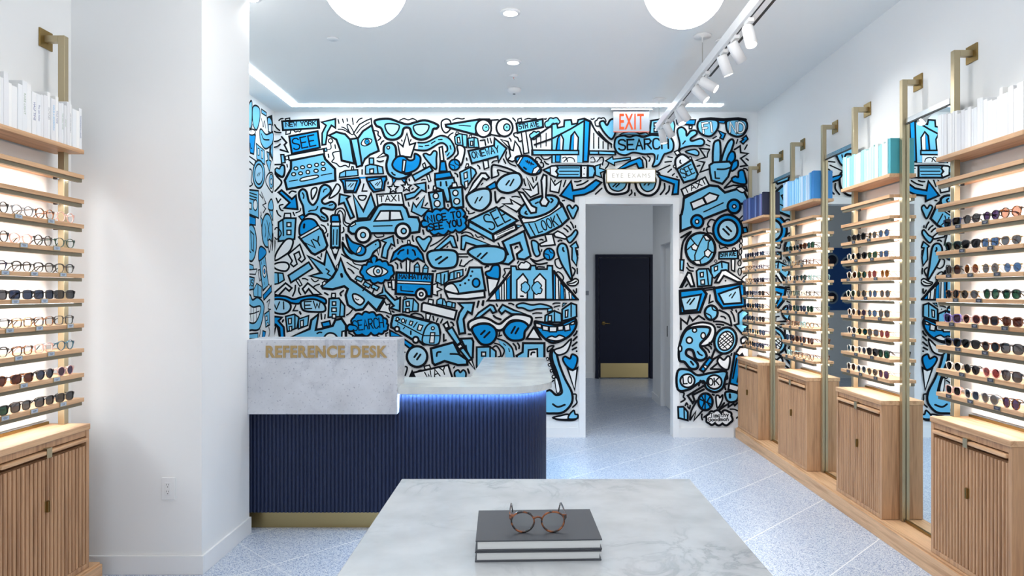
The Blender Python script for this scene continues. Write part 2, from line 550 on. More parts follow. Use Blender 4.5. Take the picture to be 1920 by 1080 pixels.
# ------------------------------------------------------------------ mural (paint on the two walls)
MURAL = r"""
@464 210 6
P b 20 390,105 800,85 808,180 400,205
P k 4 780,88 808,88 806,180 784,182
P w 12 425,78 475,68 478,92 430,96
P w 12 435,208 490,203 480,245 432,252
S - 12 520,205 540,225 570,215 590,222 605,200
T - 11 432,165 768,148 46 NEW YORK
S - 14 355,95 375,78 400,75
L - 18 385,280 440,345 415,370 455,450 370,425
P w 10 425,500 465,490 465,535 430,540
P m 20 470,275 790,215 815,400 500,470
T - 16 525,425 770,375 120 SEE
P b 24 490,545 855,470 875,530 985,640 990,770 445,870 420,770 490,640
P w 16 460,490 855,415 865,470 470,545
P b 14 375,480 410,480 425,570 385,575
P b 12 865,410 890,405 895,440 872,445
S - 10 895,425 940,410 935,350
O w 12 935,325 24,24
O w 12 545,635 23,17
O w 12 620,622 23,17
O w 12 697,608 25,18
O w 12 778,595 22,18
O w 12 850,582 22,18
O w 12 520,700 23,18
O w 12 598,690 22,17
O w 12 680,676 20,20
O w 12 772,662 24,18
O w 12 855,642 24,18
C w 12 590,765 620,740 700,722 780,710 800,725 770,745 690,765 610,778
L - 10 470,780 565,765
L - 10 830,712 950,690
P b 18 835,115 990,78 990,180 945,150 900,230 880,365 840,370 840,240 885,150
L - 12 1020,85 1030,130
L - 12 1070,80 1080,120
L - 12 1120,75 1125,105
L - 12 1180,70 1190,140
S - 12 1230,120 1255,85 1290,70
S - 12 1040,440 960,460 975,520 950,560 1000,580 1040,615 1100,600 1140,620 1150,580
S - 12 1020,195 1080,200 1150,240
S - 12 1060,170 1100,185 1180,255
P w 14 1195,240 1260,140 1340,95 1392,75 1400,155 1300,215 1240,300
S - 12 1230,240 1290,170 1370,120
C w 12 1120,150 1150,150 1195,230 1180,255 1150,230
P b 22 915,265 1000,225 1100,250 1155,310 1160,330 1200,580 1060,545 1045,430 1000,310
P b 22 1240,300 1300,215 1398,150 1478,438 1380,480 1320,530 1290,600
P b 20 1160,305 1240,295 1290,600 1230,620
C w 12 1280,360 1305,310 1350,298 1400,315 1375,360 1320,382
O m 10 1345,336 26,30
D - 14 1347,336
P b 14 1035,735 1040,690 1100,660 1240,650 1245,715
L - 12 1105,660 1105,725
P w 12 1170,652 1175,615 1190,615 1195,650
C - 16 276,650 290,600 340,592 410,600 420,680 395,735 320,700
C b 14 410,605 415,680 390,725 330,690 310,655 330,630 360,640 375,610
C w 18 288,690 340,735 385,790 350,850 290,885
C w 16 720,880 770,850 780,890 730,980
C w 16 920,970 980,850 1010,810 1045,850 1010,920
S - 16 470,915 500,890 545,900
L - 12 985,370 990,410
L - 14 910,475 915,510
L - 14 1290,650 1290,700
L - 12 445,590 450,620
L - 14 1310,810 1290,890 1345,890
C w 14 1250,945 1335,945 1310,990 1265,985
P m 20 1045,760 1260,740 1270,790 1220,905 1095,905 1075,800
P l 14 1100,775 1235,775 1195,885 1110,885
L m 18 1270,740 1345,738
L - 9 1135,835 1165,805
L - 9 1160,845 1195,805
P m 20 350,905 385,880 500,980 545,940 565,1095 415,1080 475,1020
@464 370 6
L - 14 325,10 345,60 375,20
S - 14 400,80 360,95 375,140 400,150
S - 14 330,150 345,190 375,215
C b 22 580,-50 620,-92 665,-60 690,40 740,85 790,20 820,-100 870,-140 930,-110 930,-50 840,30 870,75 950,50 995,90 960,140 850,120 830,160 890,210 900,260 840,260 780,200 700,185 645,210 625,100 590,20
S - 14 690,160 710,150 770,140 790,105
S - 14 830,215 870,235
S - 12 855,-60 865,-85 890,-95
S - 14 620,-50 635,-20 630,10
S - 12 920,90 950,85 960,80
S - 12 545,175 590,155 600,125
L - 14 515,170 530,205
P w 14 410,230 420,180 485,180 490,230
P b 18 350,495 350,280 420,235 545,235 530,470
L - 14 400,250 405,430
P w 14 445,285 490,285 490,330 445,330
P w 14 445,370 490,370 490,420 445,420
B - 12 345,345 310,360 300,400 310,455 345,465
S - 14 830,310 870,330 890,380 870,405
P b 24 585,450 810,340 845,375 900,540 880,580 760,645 720,625
C m 20 590,420 590,320 640,250 740,250 790,315 740,360 650,410
P w 14 585,440 800,315 820,345 600,468
P m 14 580,215 620,195 650,220 615,262
L - 22 640,305 636,340
T - 16 700,600 845,525 95 NY
S - 14 985,190 1000,140 1060,122 1100,170 1095,270 1150,300
S - 12 1010,190 1040,150 1075,190 1080,290 1120,330
P b 22 940,320 1040,320 1038,565 940,565
P m 20 940,215 960,200 1030,200 1042,275 940,275
P w 14 945,278 1040,278 1040,325 945,325
P w 20 940,562 962,575 985,560 1010,575 1036,560 988,690
P k 4 970,635 1008,635 988,690
L - 12 970,365 965,530
L - 12 1010,365 1005,530
L - 14 905,410 900,440
L - 14 905,295 908,315
C w 18 310,710 330,620 420,490 480,465 515,500 480,600 400,665
C w 18 280,765 350,735 440,735 470,780 430,830 330,810
C w 12 285,690 300,490 310,520
P w 16 460,640 590,530 650,690 610,730 575,700 600,670 580,610 525,640 560,750 520,780 485,750 505,715
P w 12 545,930 575,915 615,985 590,1000
P b 18 460,880 690,730 735,800 490,960
P b 14 270,980 275,845 400,855 415,930 350,970
L - 14 345,855 350,970
P w 10 285,880 300,880 300,975 288,975
P b 24 680,660 865,755 890,600 1000,830 930,935 700,885 830,850
L - 14 885,805 920,830 900,860 940,885
L - 14 790,670 825,695
L - 14 835,635 830,670
S - 14 620,915 650,915 680,930
S - 12 720,915 760,950 800,930
P b 20 1040,-35 1150,-10 1115,15 1200,220 1160,240 1085,60 1030,80
P b 22 1190,-30 1305,155 1390,-45 1440,110 1350,235 1240,240
S - 14 1060,400 1085,380 1080,340
L - 14 1075,450 1075,480
S - 14 1060,640 1090,660 1140,690
S - 12 1120,730 1160,760 1250,810
S - 12 1180,710 1210,750 1290,765
C b 22 1440,490 1485,495 1495,550 1470,580 1420,620 1380,690 1290,720 1190,710 1120,660 1080,600 1070,510 1110,570 1200,630
P w 12 1458,590 1490,560 1475,650
C m 20 1110,420 1180,500 1290,540 1330,580 1310,640 1240,650 1150,580
C w 10 1255,560 1280,560 1270,610 1225,625
D - 16 1443,530
@464 520 6
P w 18 285,185 430,65 500,120 470,155 430,120 350,205
P w 18 620,130 680,65 830,190 740,195 690,130 650,180
C m 20 270,230 320,208 430,215 520,245 620,220 750,205 870,240 885,290 850,290 740,250 620,260 580,295 500,290 420,255 280,245
C l 20 275,300 300,250 400,250 480,295 480,365 410,410 300,390
C l 20 600,290 640,255 760,248 860,300 870,380 740,388 630,370
T - 15 290,360 430,355 80 VI
T - 15 645,355 825,345 80 EW
L - 14 545,315 515,375 565,375
S - 16 540,90 535,150 510,210
S - 16 580,120 580,160 600,195
L - 20 590,390 600,410
L - 16 830,410 835,470
L - 14 875,420 870,465
L - 18 870,175 905,195
S - 18 1080,150 1045,180 1055,205
P w 14 945,228 950,180 990,180 990,230
P b 18 910,450 920,240 1030,235 1095,320 1090,440
L - 14 1050,260 1040,430
P w 14 955,275 995,275 995,315 955,315
P w 14 950,345 1000,345 1000,385 950,385
P w 14 955,415 995,415 995,460 955,460
P m 20 295,440 390,450 350,490 410,560 420,700 370,700 360,570 320,530 300,545
S - 16 300,640 330,540 360,665
L - 18 405,480 395,500
P b 16 430,440 530,415 580,450 560,570 450,610
L - 14 535,420 535,580
P w 12 460,465 495,460 495,520 465,525
P w 12 470,555 500,550 500,600 475,605
P b 14 575,470 690,430 680,540 575,580
P w 12 595,490 630,480 630,550 600,560
P m 16 835,512 925,490 938,545 850,560
P b 24 450,690 700,580 720,480 800,415 770,590 830,580 960,545 990,480 1060,465 1110,540 1110,690
C w 18 870,700 880,650 930,625 990,645 1005,700
S - 16 785,632 810,618 835,620
P w 16 1060,690 1065,610 1100,600 1105,690
L - 16 1140,625 1200,660 1340,665
P b 24 1050,-210 1105,-60 1160,20 1290,110 1440,215 1540,240 1455,375 1360,280 1300,360 1220,370 1130,310 1105,200 1130,130 1090,100 960,135 850,125 835,100 960,0 1010,-90
P w 12 845,60 870,40 890,65 850,100
P w 10 1000,-125 1020,-150 1020,-80
C w 18 1185,195 1240,195 1315,255 1270,310 1205,270
L - 10 1215,240 1235,255 1250,250
L - 26 1058,-35 1064,-8
L - 14 1250,0 1220,60
L - 14 1335,100 1300,150
P b 14 1235,-15 1305,15 1280,52 1212,18
P b 14 1322,48 1388,85 1365,120 1300,85
B m 20 1120,570 1185,535 1200,450 1290,420 1370,400 1450,430 1530,455 1570,520 1580,560 1540,605 1480,630 1390,625 1290,640 1190,600
T - 13 1195,600 1535,560 108 SEARCH
@684 210 6
C b 24 120,95 270,78 400,120 480,140 560,120 680,95 820,145 810,185 770,195 740,270 640,312 540,275 505,185 440,185 410,270 330,312 235,290 185,185 130,155
C l 16 230,145 300,132 385,150 370,220 310,267 250,222
C l 16 550,160 640,138 720,152 700,222 630,263 570,230
S - 12 395,95 440,75 490,90 540,75 580,95
S - 14 110,210 150,220 150,260 180,290 150,320
S - 14 180,365 195,335 215,325
P w 18 370,340 430,390 475,240 505,370 570,350 520,510 400,500
P m 14 310,745 360,752 320,812
P m 14 410,755 470,755 450,800
C b 24 215,400 240,360 300,350 345,390 355,470 360,530 440,690 520,690 470,735 360,752 270,700 243,600 260,500 220,470
P w 14 210,460 140,515 245,490
C m 20 310,590 360,510 440,500 500,545 555,530 565,470 625,510 615,600 560,660 450,690 350,655
P w 14 430,540 465,545 448,672 420,668
O w 12 265,402 16,16
S - 16 305,680 320,700 340,710
S - 14 140,550 170,560 210,550
L - 12 415,315 420,330
L - 12 520,310 515,330
P b 1 600,350 700,345 850,275 950,305 1005,400 990,470 930,520 905,470 925,430 900,370 850,355 700,425 600,420
S - 18 600,345 700,340 850,268 950,300 1010,400 1000,470 930,530
S - 18 560,425 700,430 850,350 920,380 930,430 910,450
L - 12 610,385 650,390
L - 12 680,380 720,375
L - 12 750,355 790,330
L - 12 830,312 870,310
L - 12 960,380 970,420
L - 12 950,460 930,490
C b 18 660,485 690,468 735,485 775,440 810,455 805,530 800,645 720,570
P w 12 650,590 675,572 690,620 665,632
P w 12 695,710 725,700 745,775 720,785
P b 18 535,715 735,610 765,660 565,775
S - 14 640,768 660,760 680,762
X w 16 320,860 58
X w 16 470,842 58
L - 14 265,790 262,810
L - 14 500,755 505,775
L - 14 530,870 545,860
P w 16 135,930 415,910 440,1040 150,1060
T - 12 165,1012 400,1000 66 TAXI
P b 18 450,930 560,900 610,850 560,815 685,795 690,900 640,880 560,960 465,990
P b 16 525,1120 545,1020 580,1070 675,945 640,1075 725,1090 640,1175
L - 14 490,1020 500,1060
L - 14 580,985 605,965
L - 14 705,1025 680,1055
L - 14 715,825 720,860
P w 16 838,400 872,390 890,550 850,550
P b 20 790,765 1000,740 1015,800 960,840 960,1010 920,1010 880,880 800,850
P m 18 790,695 960,672 985,730 790,760
P m 18 852,560 905,556 925,668 840,670
L - 18 855,790 855,830
L - 18 915,785 922,830
P w 14 770,880 775,835 800,830 808,875
P w 14 980,850 985,800 1030,795 1042,845
P b 22 720,910 880,885 900,1090 760,1110
O w 14 800,945 30,32
O w 14 815,1032 34,36
P b 22 945,860 1095,845 1110,1070 985,1085
O w 14 1020,912 30,32
O w 14 1035,1005 33,33
L - 14 935,1040 938,1065
C w 16 865,110 920,80 965,110 960,195 910,235 870,190
S - 12 990,92 1040,72 1090,80 1120,75
P b 22 910,145 1285,85 1260,260 915,168
P b 22 1285,85 1400,85 1420,110 1410,260 1330,285 1250,240
O w 20 1335,185 88,98
O b 12 1362,180 36,40
D - 16 1365,172
L - 10 1060,150 1190,160
P w 10 1020,255 1030,225 1055,230 1060,245
P b 14 1010,280 1060,245 1150,260 1150,400 1060,380 1020,360
L - 14 1095,260 1105,380
P w 12 1040,290 1065,285 1075,350 1045,350
P w 10 1170,295 1180,262 1200,262 1205,290
P b 14 1160,300 1230,285 1270,300 1285,400 1170,400
L - 12 1230,290 1230,400
P w 12 1190,330 1215,330 1215,380 1190,380
L - 14 1300,320 1350,315 1360,375
P w 14 1330,550 1385,545 1395,625 1345,645
P b 20 1165,440 1455,378 1460,295 1595,410 1505,565 1495,500 1205,580
T - 13 1215,525 1515,450 72 ONEWAY
L - 14 1145,520 1150,545
S - 14 1270,600 1290,620 1295,640
S - 16 1015,690 1040,705 1045,730
C w 18 1040,385 1090,380 1125,420 1110,520 1080,600 1030,580 1010,520 1050,470
O m 18 1010,595 60,60
S - 10 955,590 1010,610 1010,650
S - 10 1012,537 1020,580 1065,605
P w 12 1130,630 1145,585 1165,585 1170,610
P b 18 1085,810 1070,680 1190,620 1240,650 1255,690 1200,770 1130,870
L - 14 1190,620 1200,770
P w 12 1115,690 1150,675 1155,740 1120,755
P w 12 1120,790 1160,775 1160,850 1130,860
P w 20 1160,920 1220,800 1310,690 1360,690 1400,740 1370,765 1330,745 1250,860
L - 12 1310,820 1330,800
P m 16 1400,850 1460,800 1470,850 1410,875
C l 24 1142,970 1180,915 1300,868 1400,875 1418,960 1400,1040 1310,1110 1200,1075
L - 14 1240,1025 1270,965
L - 14 1290,1000 1320,955
P b 14 10,700 10,610 60,592 130,600 200,620 210,695
L - 14 140,605 150,690
P w 14 58,645 100,640 100,690 58,692
P b 14 55,590 52,520 100,520 100,588
P m 20 20,740 240,725 248,760 228,785 215,880 100,900 60,850 25,770
P l 14 50,780 185,748 200,800 190,865 120,870
L - 9 120,820 145,795
L - 9 140,830 175,785
@904 210 6
L - 16 95,95 180,88
L - 16 100,255 200,275
O w 20 252,178 92,98
O b 14 278,175 36,40
D - 16 278,172
S - 14 345,70 360,85 375,105
L - 12 60,300 70,350
L - 12 90,295 105,350
P w 12 400,120 402,82 440,72 445,108
S - 12 480,85 520,75 560,80 610,75
S - 14 440,225 360,240 365,275 400,290 415,330 445,325
P w 14 440,225 490,212 525,460 470,470
P b 20 385,130 680,82 685,170 400,235
T - 12 420,195 640,160 52 5TH AVE
S - 14 305,295 320,310 325,330
P w 16 210,310 290,335 320,425 350,435 370,330 420,400 445,490 420,520 340,560 285,540 320,500 300,400
S - 14 275,450 268,510 310,580 380,610
L - 14 240,530 265,580
S - 14 110,575 130,555 165,550
C m 24 375,520 430,497 520,500 600,560 660,640 640,690 560,706 470,670 400,590
P w 12 385,580 430,505 462,505 405,600
P w 12 560,695 580,640 635,605 650,640 605,695
L - 12 490,552 580,592
L - 10 510,545 505,575
L - 10 532,555 525,585
L - 10 555,565 548,598
L - 18 470,625 495,645
B - 14 605,520 650,530 660,570 690,600 670,625 620,560
B b 14 710,160 740,100 800,75 865,95 865,130 800,130 740,170
B b 14 540,290 560,240 610,232 650,230 620,280
P b 4 785,570 785,140 840,130 850,180 920,165 925,95 1000,90 1010,140 1070,130 1080,90 1150,80 1140,570
L - 18 785,140 840,130 850,180 920,165 925,95 1000,90 1010,140 1070,130 1080,90 1150,75 1215,105 1190,560
L - 16 785,140 785,570
P m 18 1150,85 1212,110 1190,560 1135,560
P w 16 830,435 850,300 885,250 915,310 905,435
P m 6 838,430 856,300 878,265 876,430
P w 16 985,435 1000,270 1040,225 1082,290 1075,435
P m 6 993,430 1008,275 1034,240 1028,430
P m 12 825,485 880,485 875,565 825,565
P w 2 890,487 1070,487 1070,575 890,575
P b 16 560,430 1085,435 1085,480 560,485
P b 16 1205,440 1500,445 1500,480 1205,480
S - 18 550,310 700,210 785,150
L - 18 590,370 790,300 1000,190 1140,105
S - 18 1220,110 1280,220 1380,320 1450,360
L - 10 610,300 610,400
L - 10 660,270 660,400
L - 10 720,240 720,385
L - 12 1255,240 1255,410
L - 12 1310,290 1310,410
L - 12 1360,340 1360,410
L - 12 1415,370 1415,420
L - 16 550,300 572,480
S - 10 905,520 940,510 960,560
S - 10 920,560 960,520 1000,515 1030,530 1040,560
S - 10 1220,520 1250,510 1270,560 1220,565
S - 10 1290,560 1340,510 1360,525 1355,600
S - 14 660,490 690,530 740,530 770,510
S - 14 700,555 720,580 745,590
S - 12 700,80 715,85 720,75
S - 12 1225,80 1240,85 1260,75
B - 12 1270,130 1290,95 1340,75 1385,85 1370,130 1310,160
P b 20 835,605 1110,605 1110,740 840,740
P w 18 690,655 780,610 835,605 855,635 830,670 855,700 840,740 770,712
P b 12 690,655 765,625 768,690
P w 16 1115,605 1185,605 1180,740 1115,740
P b 20 1190,605 1250,612 1275,665 1250,735 1190,740
D - 14 1150,635
D - 14 1145,700
L - 10 870,630 1090,630
L - 10 870,668 1090,668
L - 10 870,705 1080,705
P b 14 1270,610 1330,590 1320,635 1395,655 1330,685 1345,740 1275,715
P m 20 880,940 1000,780 1020,885 1150,860 1280,765 1340,795 1250,885 1150,930 1030,945 1030,1005
S - 16 1040,785 1075,785 1110,775
S - 16 1065,828 1130,810 1190,775
L - 16 1345,860 1275,925
S - 20 110,745 110,615 160,600 300,640 400,690
S - 16 120,740 185,712 175,655 260,675 330,690
P m 16 50,845 145,785 165,850 90,875
C l 24 160,820 220,735 330,690 420,700 447,790 400,870 300,912 200,890
L - 16 270,820 305,775
L - 16 315,830 355,760
S - 20 145,900 160,1020 215,970 250,970
P w 16 455,865 550,880 500,735 575,860 625,800 635,920 545,960
P w 16 765,890 770,745 820,825 890,775 860,910
S - 14 470,755 478,800 490,830
L - 14 565,740 580,790
L - 14 615,730 605,770
L - 14 940,770 915,840
L - 14 820,770 815,785
L - 14 905,998 925,998
@864 370 6
S - 14 60,120 70,150 90,160 90,185 130,180 155,170
S - 14 70,240 75,220 80,215
P w 18 475,75 580,75 560,25 690,100 630,165
P b 24 655,215 1105,50 1140,80 1215,240 1130,320 950,415 780,460
P w 14 675,240 1110,65 1130,110 1000,200 830,275 700,290
E b 24 880,105 235,105 -20
L - 14 765,300 840,440
L - 14 1080,190 1140,300
T - 14 875,400 1095,315 112 LOOK
P w 20 650,-60 700,-50 800,95 850,120 845,170 790,180 765,145
P w 20 905,-190 930,-255 965,-240 965,-130 955,0 992,50 960,100 910,95 890,55 920,0
S - 18 735,160 725,180 745,190
S - 18 1015,15 1035,35 1015,60
L - 16 840,70 870,55
L - 14 1145,40 1165,35
C b 18 1195,110 1225,90 1255,125 1290,90 1318,120 1300,170 1262,240 1220,170
S - 16 1160,348 1185,365 1205,388
S - 16 1190,318 1220,340 1238,365
S - 16 1235,280 1255,310 1268,345
L - 14 1290,320 1290,340
P b 14 620,310 690,318 640,348
P w 20 365,420 610,305 625,360 375,492
P b 20 90,270 355,415 368,495 85,340
P b 22 90,258 400,112 640,262 360,415
T - 17 330,372 560,252 175 SEE
L - 8 400,425 590,340
L - 8 410,450 580,370
S - 12 165,420 190,450 230,445 260,470
S - 14 10,410 50,392 110,405 140,440
S - 16 420,515 440,560 440,625
P b 22 470,500 710,380 785,660 720,700 640,690 630,640 690,590 660,510 560,540 600,700 540,755 450,740 440,680 530,640
S - 16 610,575 625,555 640,558
L - 14 650,718 638,740
P w 16 945,420 965,490 885,525 900,550 1060,535 1030,415
C b 18 795,500 830,488 870,520 875,580 890,640 850,665 815,610
P w 16 1090,380 1150,410 1195,450 1175,470 1060,445 1045,410
C b 18 1190,460 1240,425 1290,368 1312,400 1280,460 1225,512
S - 16 1095,495 1115,482 1135,488
S - 16 890,478 910,475 925,482
L - 14 910,590 905,610
S - 18 785,690 850,718 940,690
S - 18 785,690 860,752 970,738
O m 18 992,640 60,64
S - 10 940,635 990,650 1000,702
S - 10 990,582 1010,620 1052,630
C b 20 1085,600 1110,530 1165,525 1200,580 1225,750 1250,930 1180,830 1120,720
C w 16 1195,960 1235,945 1290,915 1325,945 1290,990 1220,990
S - 14 1215,970 1260,965 1300,945
S - 18 1150,568 1148,590 1160,608
S - 14 1090,690 1060,710 1070,770 1110,800 1140,790
P b 16 1232,550 1295,500 1322,565 1290,570 1312,680 1300,770 1250,700 1252,570
S - 16 1255,790 1285,820 1270,870 1255,890
L - 14 1310,600 1315,650
L - 14 1308,800 1310,860
L - 16 1265,1045 1290,1080
L - 16 1300,1030 1300,1070
P w 18 295,905 430,925 400,1010 320,1100
C m 20 280,845 330,822 365,768 430,770 440,850 430,915 380,915 300,890
S - 18 275,790 290,775 310,778
S - 14 555,800 490,805 500,850 475,890 490,910
B w 14 655,800 660,760 710,740 760,735 775,790
S - 14 860,800 870,782 940,785
S - 14 1065,870 1090,838 1130,860 1155,905 1140,945
P w 16 300,1158 560,830 1050,830 1320,1150
P m 10 515,930 555,880 555,1150 515,1150
P m 10 390,1070 430,1015 440,1150 400,1150
P m 10 1045,850 1065,880 1065,1150 1045,1150
P m 10 1120,965 1155,1005 1165,1150 1120,1150
P m 10 1245,1090 1300,1150 1250,1150
L - 12 460,990 460,1150
L - 12 488,960 490,1150
L - 12 1098,930 1105,1150
L - 12 1170,1030 1180,1150
L - 12 1215,1065 1225,1150
P b 18 565,1150 565,775 620,775 630,812 780,812 790,768 840,768 850,808 970,808 975,768 1030,772 1040,1150
P w 16 630,1145 630,930 700,860 752,930 748,1145
P w 16 820,1145 822,930 890,860 955,930 955,1145
B b 12 745,960 705,965 685,1010 710,1065 745,1068
B b 12 835,960 890,970 895,1020 910,1055 870,1082 832,1080
L - 18 675,1112 700,1114
L - 22 560,830 480,950 300,1163 1320,1150 1150,980 1050,830
@684 370 6
S - 12 110,425 140,450 210,440 215,420
P b 24 -180,330 -130,285 -100,268 60,250 150,100 200,80 430,88 470,130 500,220 600,228 625,300 612,390 520,402 350,402 80,405 -60,412 -145,410 -180,380
P w 18 110,268 180,155 285,153 280,262
P w 18 288,153 400,155 430,250 284,260
O w 26 430,380 82,84
O b 16 440,380 28,30
O w 26 -17,425 82,84
O b 14 -17,425 28,30
L - 12 100,325 310,320
P w 12 -165,315 -110,280 -100,305 -150,332
B m 20 632,295 690,268 675,205 760,165 850,150 940,150 1040,135 1112,150 1112,220 1132,290 1110,370 1020,368 940,378 830,405 735,388 700,330
T - 17 715,285 1085,225 72 NICE TO
T - 17 730,375 1090,318 72 SEE YOU
L - 18 655,370 665,415
S - 16 540,435 540,470 550,495
L - 16 370,475 375,520
L - 14 420,490 428,505
L - 12 305,580 312,570
P w 12 480,525 485,485 508,485 515,525
L - 14 1145,210 1135,250
C b 18 580,470 610,442 660,475 720,440 750,470 720,530 675,610 620,545
S - 14 760,440 870,430 960,410
S - 14 740,550 830,500 930,420
S - 16 1030,405 1045,450 1045,490
P w 14 470,690 512,690 505,850 470,850
P m 22 290,728 330,620 420,550 500,533 590,560 650,640 672,730 600,688 540,722 480,688 420,722 360,688
L - 18 375,640 400,605 440,590
L - 18 485,590 485,635
S - 18 540,592 560,610 570,650
S - 16 345,735 370,760 370,800
L - 16 405,740 415,795
P b 18 185,485 320,435 338,548 300,525 262,600 250,690 190,670 210,560 240,510
P b 18 780,590 960,430 1000,440 1038,565 990,562 960,500 840,592
P b 18 1085,585 1090,440 1140,428 1400,530 1260,548 1140,510 1120,590
L - 12 925,565 935,555
L - 14 1050,638 1150,638
L - 14 1050,670 1160,670
C b 24 705,640 760,602 900,592 1010,605 1045,660 1030,760 960,795 790,795 725,730
C b 24 1160,620 1240,562 1400,550 1500,560 1580,600 1575,700 1500,745 1350,752 1280,710
L - 20 800,705 860,668
L - 20 835,745 930,675
L - 18 1268,668 1305,632
L - 18 1310,688 1375,625
L - 14 1090,705 1068,768 1120,778 1140,750
S - 16 760,830 780,832 800,828
B m 20 110,655 130,720 200,722 270,760 322,820 300,890 230,930 150,955 60,930 -20,885 -30,800 20,760 80,730
C w 14 20,835 80,785 160,775 260,832 190,885 90,890
O w 14 150,832 50,52
O b 10 152,832 18,20
P b 14 560,850 560,770 595,735 615,770 618,850
P b 14 652,860 658,790 685,755 715,790 708,860
L - 10 560,785 615,785
L - 10 658,800 715,800
P b 14 800,950 810,860 940,830 940,940 880,985
L - 14 855,850 860,990
L - 14 900,870 890,975
P b 14 950,930 960,850 1010,830 1105,812 1105,880 1010,920
L - 14 1005,830 1005,920
P w 12 1040,850 1070,850 1070,905 1040,905
L - 14 320,890 325,910
L - 12 1140,800 1135,825
@684 520 6
P w 14 765,85 820,65 815,110 870,135 815,160 820,205 765,190
P w 14 300,30 345,30 345,138 310,138
P w 14 265,60 300,60 305,110 270,110
P m 24 360,-55 765,-35 750,215 350,185
P w 12 366,37 748,55 746,82 362,66
T - 12 388,12 732,22 46 MANHATTAN
L - 12 410,100 410,150 545,160
O w 24 637,190 60,62
O w 16 637,190 20,20
P b 22 1180,-110 1315,-110 1358,145 1050,185 910,155 900,85 960,60 1080,40 1150,-20
C w 16 905,145 920,90 990,72 1040,130 1045,182
P w 20 905,160 1050,188 1345,152 1350,222 1150,245 940,238
O m 18 1253,62 40,48
D - 22 1210,-65
D - 22 1195,-15
D - 22 1170,30
D - 22 1130,68
D - 22 1075,88
P b 14 90,75 165,110 140,150 75,115
L - 14 110,125 85,190
P w 14 160,380 225,270 245,310 285,300 275,350 300,415 230,390
P b 20 215,75 235,150 340,255 400,230 395,380 290,345 330,320 230,205 130,205 200,170
L - 16 355,215 365,225
L - 16 310,380 330,392
L - 16 250,430 275,450
O w 12 455,232 14,12
P b 16 430,390 435,255 480,237 550,240 605,300 600,380
L - 14 550,240 540,370
P w 14 465,275 500,270 505,320 470,325
P w 14 460,355 500,350 505,395 465,395
C - 16 525,430 560,405 610,412 645,430 655,465
P b 24 300,520 320,430 420,418 740,500 830,530 850,620 830,740 660,755 620,720 540,700 380,600 300,560
C b 16 660,740 665,620 710,535 780,512 838,570 830,745
P w 12 730,738 742,622 790,622 780,738
L - 12 665,655 835,655
O w 12 767,572 17,17
O w 12 370,468 16,18
O w 12 433,488 18,22
P w 12 500,530 515,490 545,500 528,540
P w 12 592,590 610,530 655,542 630,600
L - 12 400,465 395,480
L - 12 470,480 458,518
L - 12 590,505 550,560
L - 12 345,485 645,645
L - 10 375,520 375,535
L - 10 450,560 435,580
L - 16 520,605 520,640
O w 18 365,580 26,27
O w 20 575,702 32,34
P w 14 712,290 722,245 772,255 768,305
P w 14 690,405 742,415 728,478 690,470
P b 14 810,300 815,255 850,235 895,245 915,285 940,270 1020,290 1015,345
L - 14 880,250 875,310
L - 14 920,275 920,320
L - 14 985,285 980,335
L - 14 858,190 860,235
P w 20 645,300 665,285 1035,375 1010,475 640,380
L - 16 770,440 778,480
L - 14 825,460 808,500
L - 16 875,470 855,512
P b 22 1055,290 1230,285 1205,410 1160,385 1112,470 1130,625 1065,635 1040,500 1065,400 1105,340
L - 18 1285,270 1265,335
L - 18 1330,265 1322,310
P b 22 1080,690 1205,685 1222,720 1215,900 1190,910
P b 24 745,800 1000,730 1070,870 1150,925 1155,980 1050,985 900,940 790,985 765,960
S - 18 965,860 1050,865 1110,895
S - 18 810,885 818,845 855,838
L - 14 1140,765 1148,815
P w 18 885,530 930,500 950,560 910,575
P b 20 920,595 985,560 1082,730 1040,762
P w 14 1042,772 1082,748 1102,780 1062,805
P b 18 1068,815 1110,790 1205,920 1165,935
P w 16 1165,940 1205,925 1240,1035
L - 18 890,640 890,715 915,705
L - 14 1175,640 1195,640
S - 18 970,505 990,515 1000,540
P m 18 285,595 420,665 290,668
P m 18 440,690 550,765 510,800 440,745
O l 24 590,890 115,116
L - 20 560,895 590,855
L - 20 590,922 628,868
S - 14 240,630 250,628 262,622
@864 520 6
L - 18 200,270 185,335
L - 18 258,265 250,315
P b 20 130,490 200,400 330,308 370,320 402,385 360,402 330,360 230,440
P b 20 425,370 470,308 600,370 720,408 570,412 500,375 460,412
S - 16 400,300 405,310 412,325
S - 16 540,295 570,295 595,308
S - 20 370,432 400,455 450,472
C w 24 85,520 130,480 230,450 320,470 430,525 520,460 620,415 780,440 795,500 760,545 680,490 560,492 470,585 400,590 320,525 200,525 105,590
C m 24 125,580 200,528 320,528 395,590 395,680 330,750 240,752 180,690
C m 24 485,590 560,505 680,490 760,545 720,610 700,695 580,708 510,660
L - 20 228,640 270,600
L - 20 265,675 325,615
L - 20 570,625 610,555
L - 20 615,630 648,572
L - 14 438,620 428,660 460,650
L - 16 85,638 112,638
C b 18 630,310 700,290 800,310 900,300 1000,325 1020,350 930,355 850,358 770,375 700,345 640,340
S - 14 1035,300 1060,290 1115,290
S - 14 1050,335 1080,325 1110,320
D - 14 1095,358
S - 14 810,410 850,400 910,402
S - 14 840,455 870,452 910,450
P b 12 975,390 980,350 1025,345 1030,375
P b 18 945,505 950,430 1050,375 1130,410 1135,505
L - 14 1052,380 1055,500
P w 14 985,430 1020,430 1020,490 980,495
P b 12 1142,330 1150,290 1190,290
P b 18 1140,490 1140,360 1240,290 1300,310 1302,440 1220,470
L - 14 1240,290 1240,440
P w 14 1175,375 1205,365 1200,445 1175,450
P w 20 740,690 820,560 900,695
C m 24 830,505 880,500 1080,535 1200,495 1285,465 1295,550 1220,660 1060,735 960,700 870,600
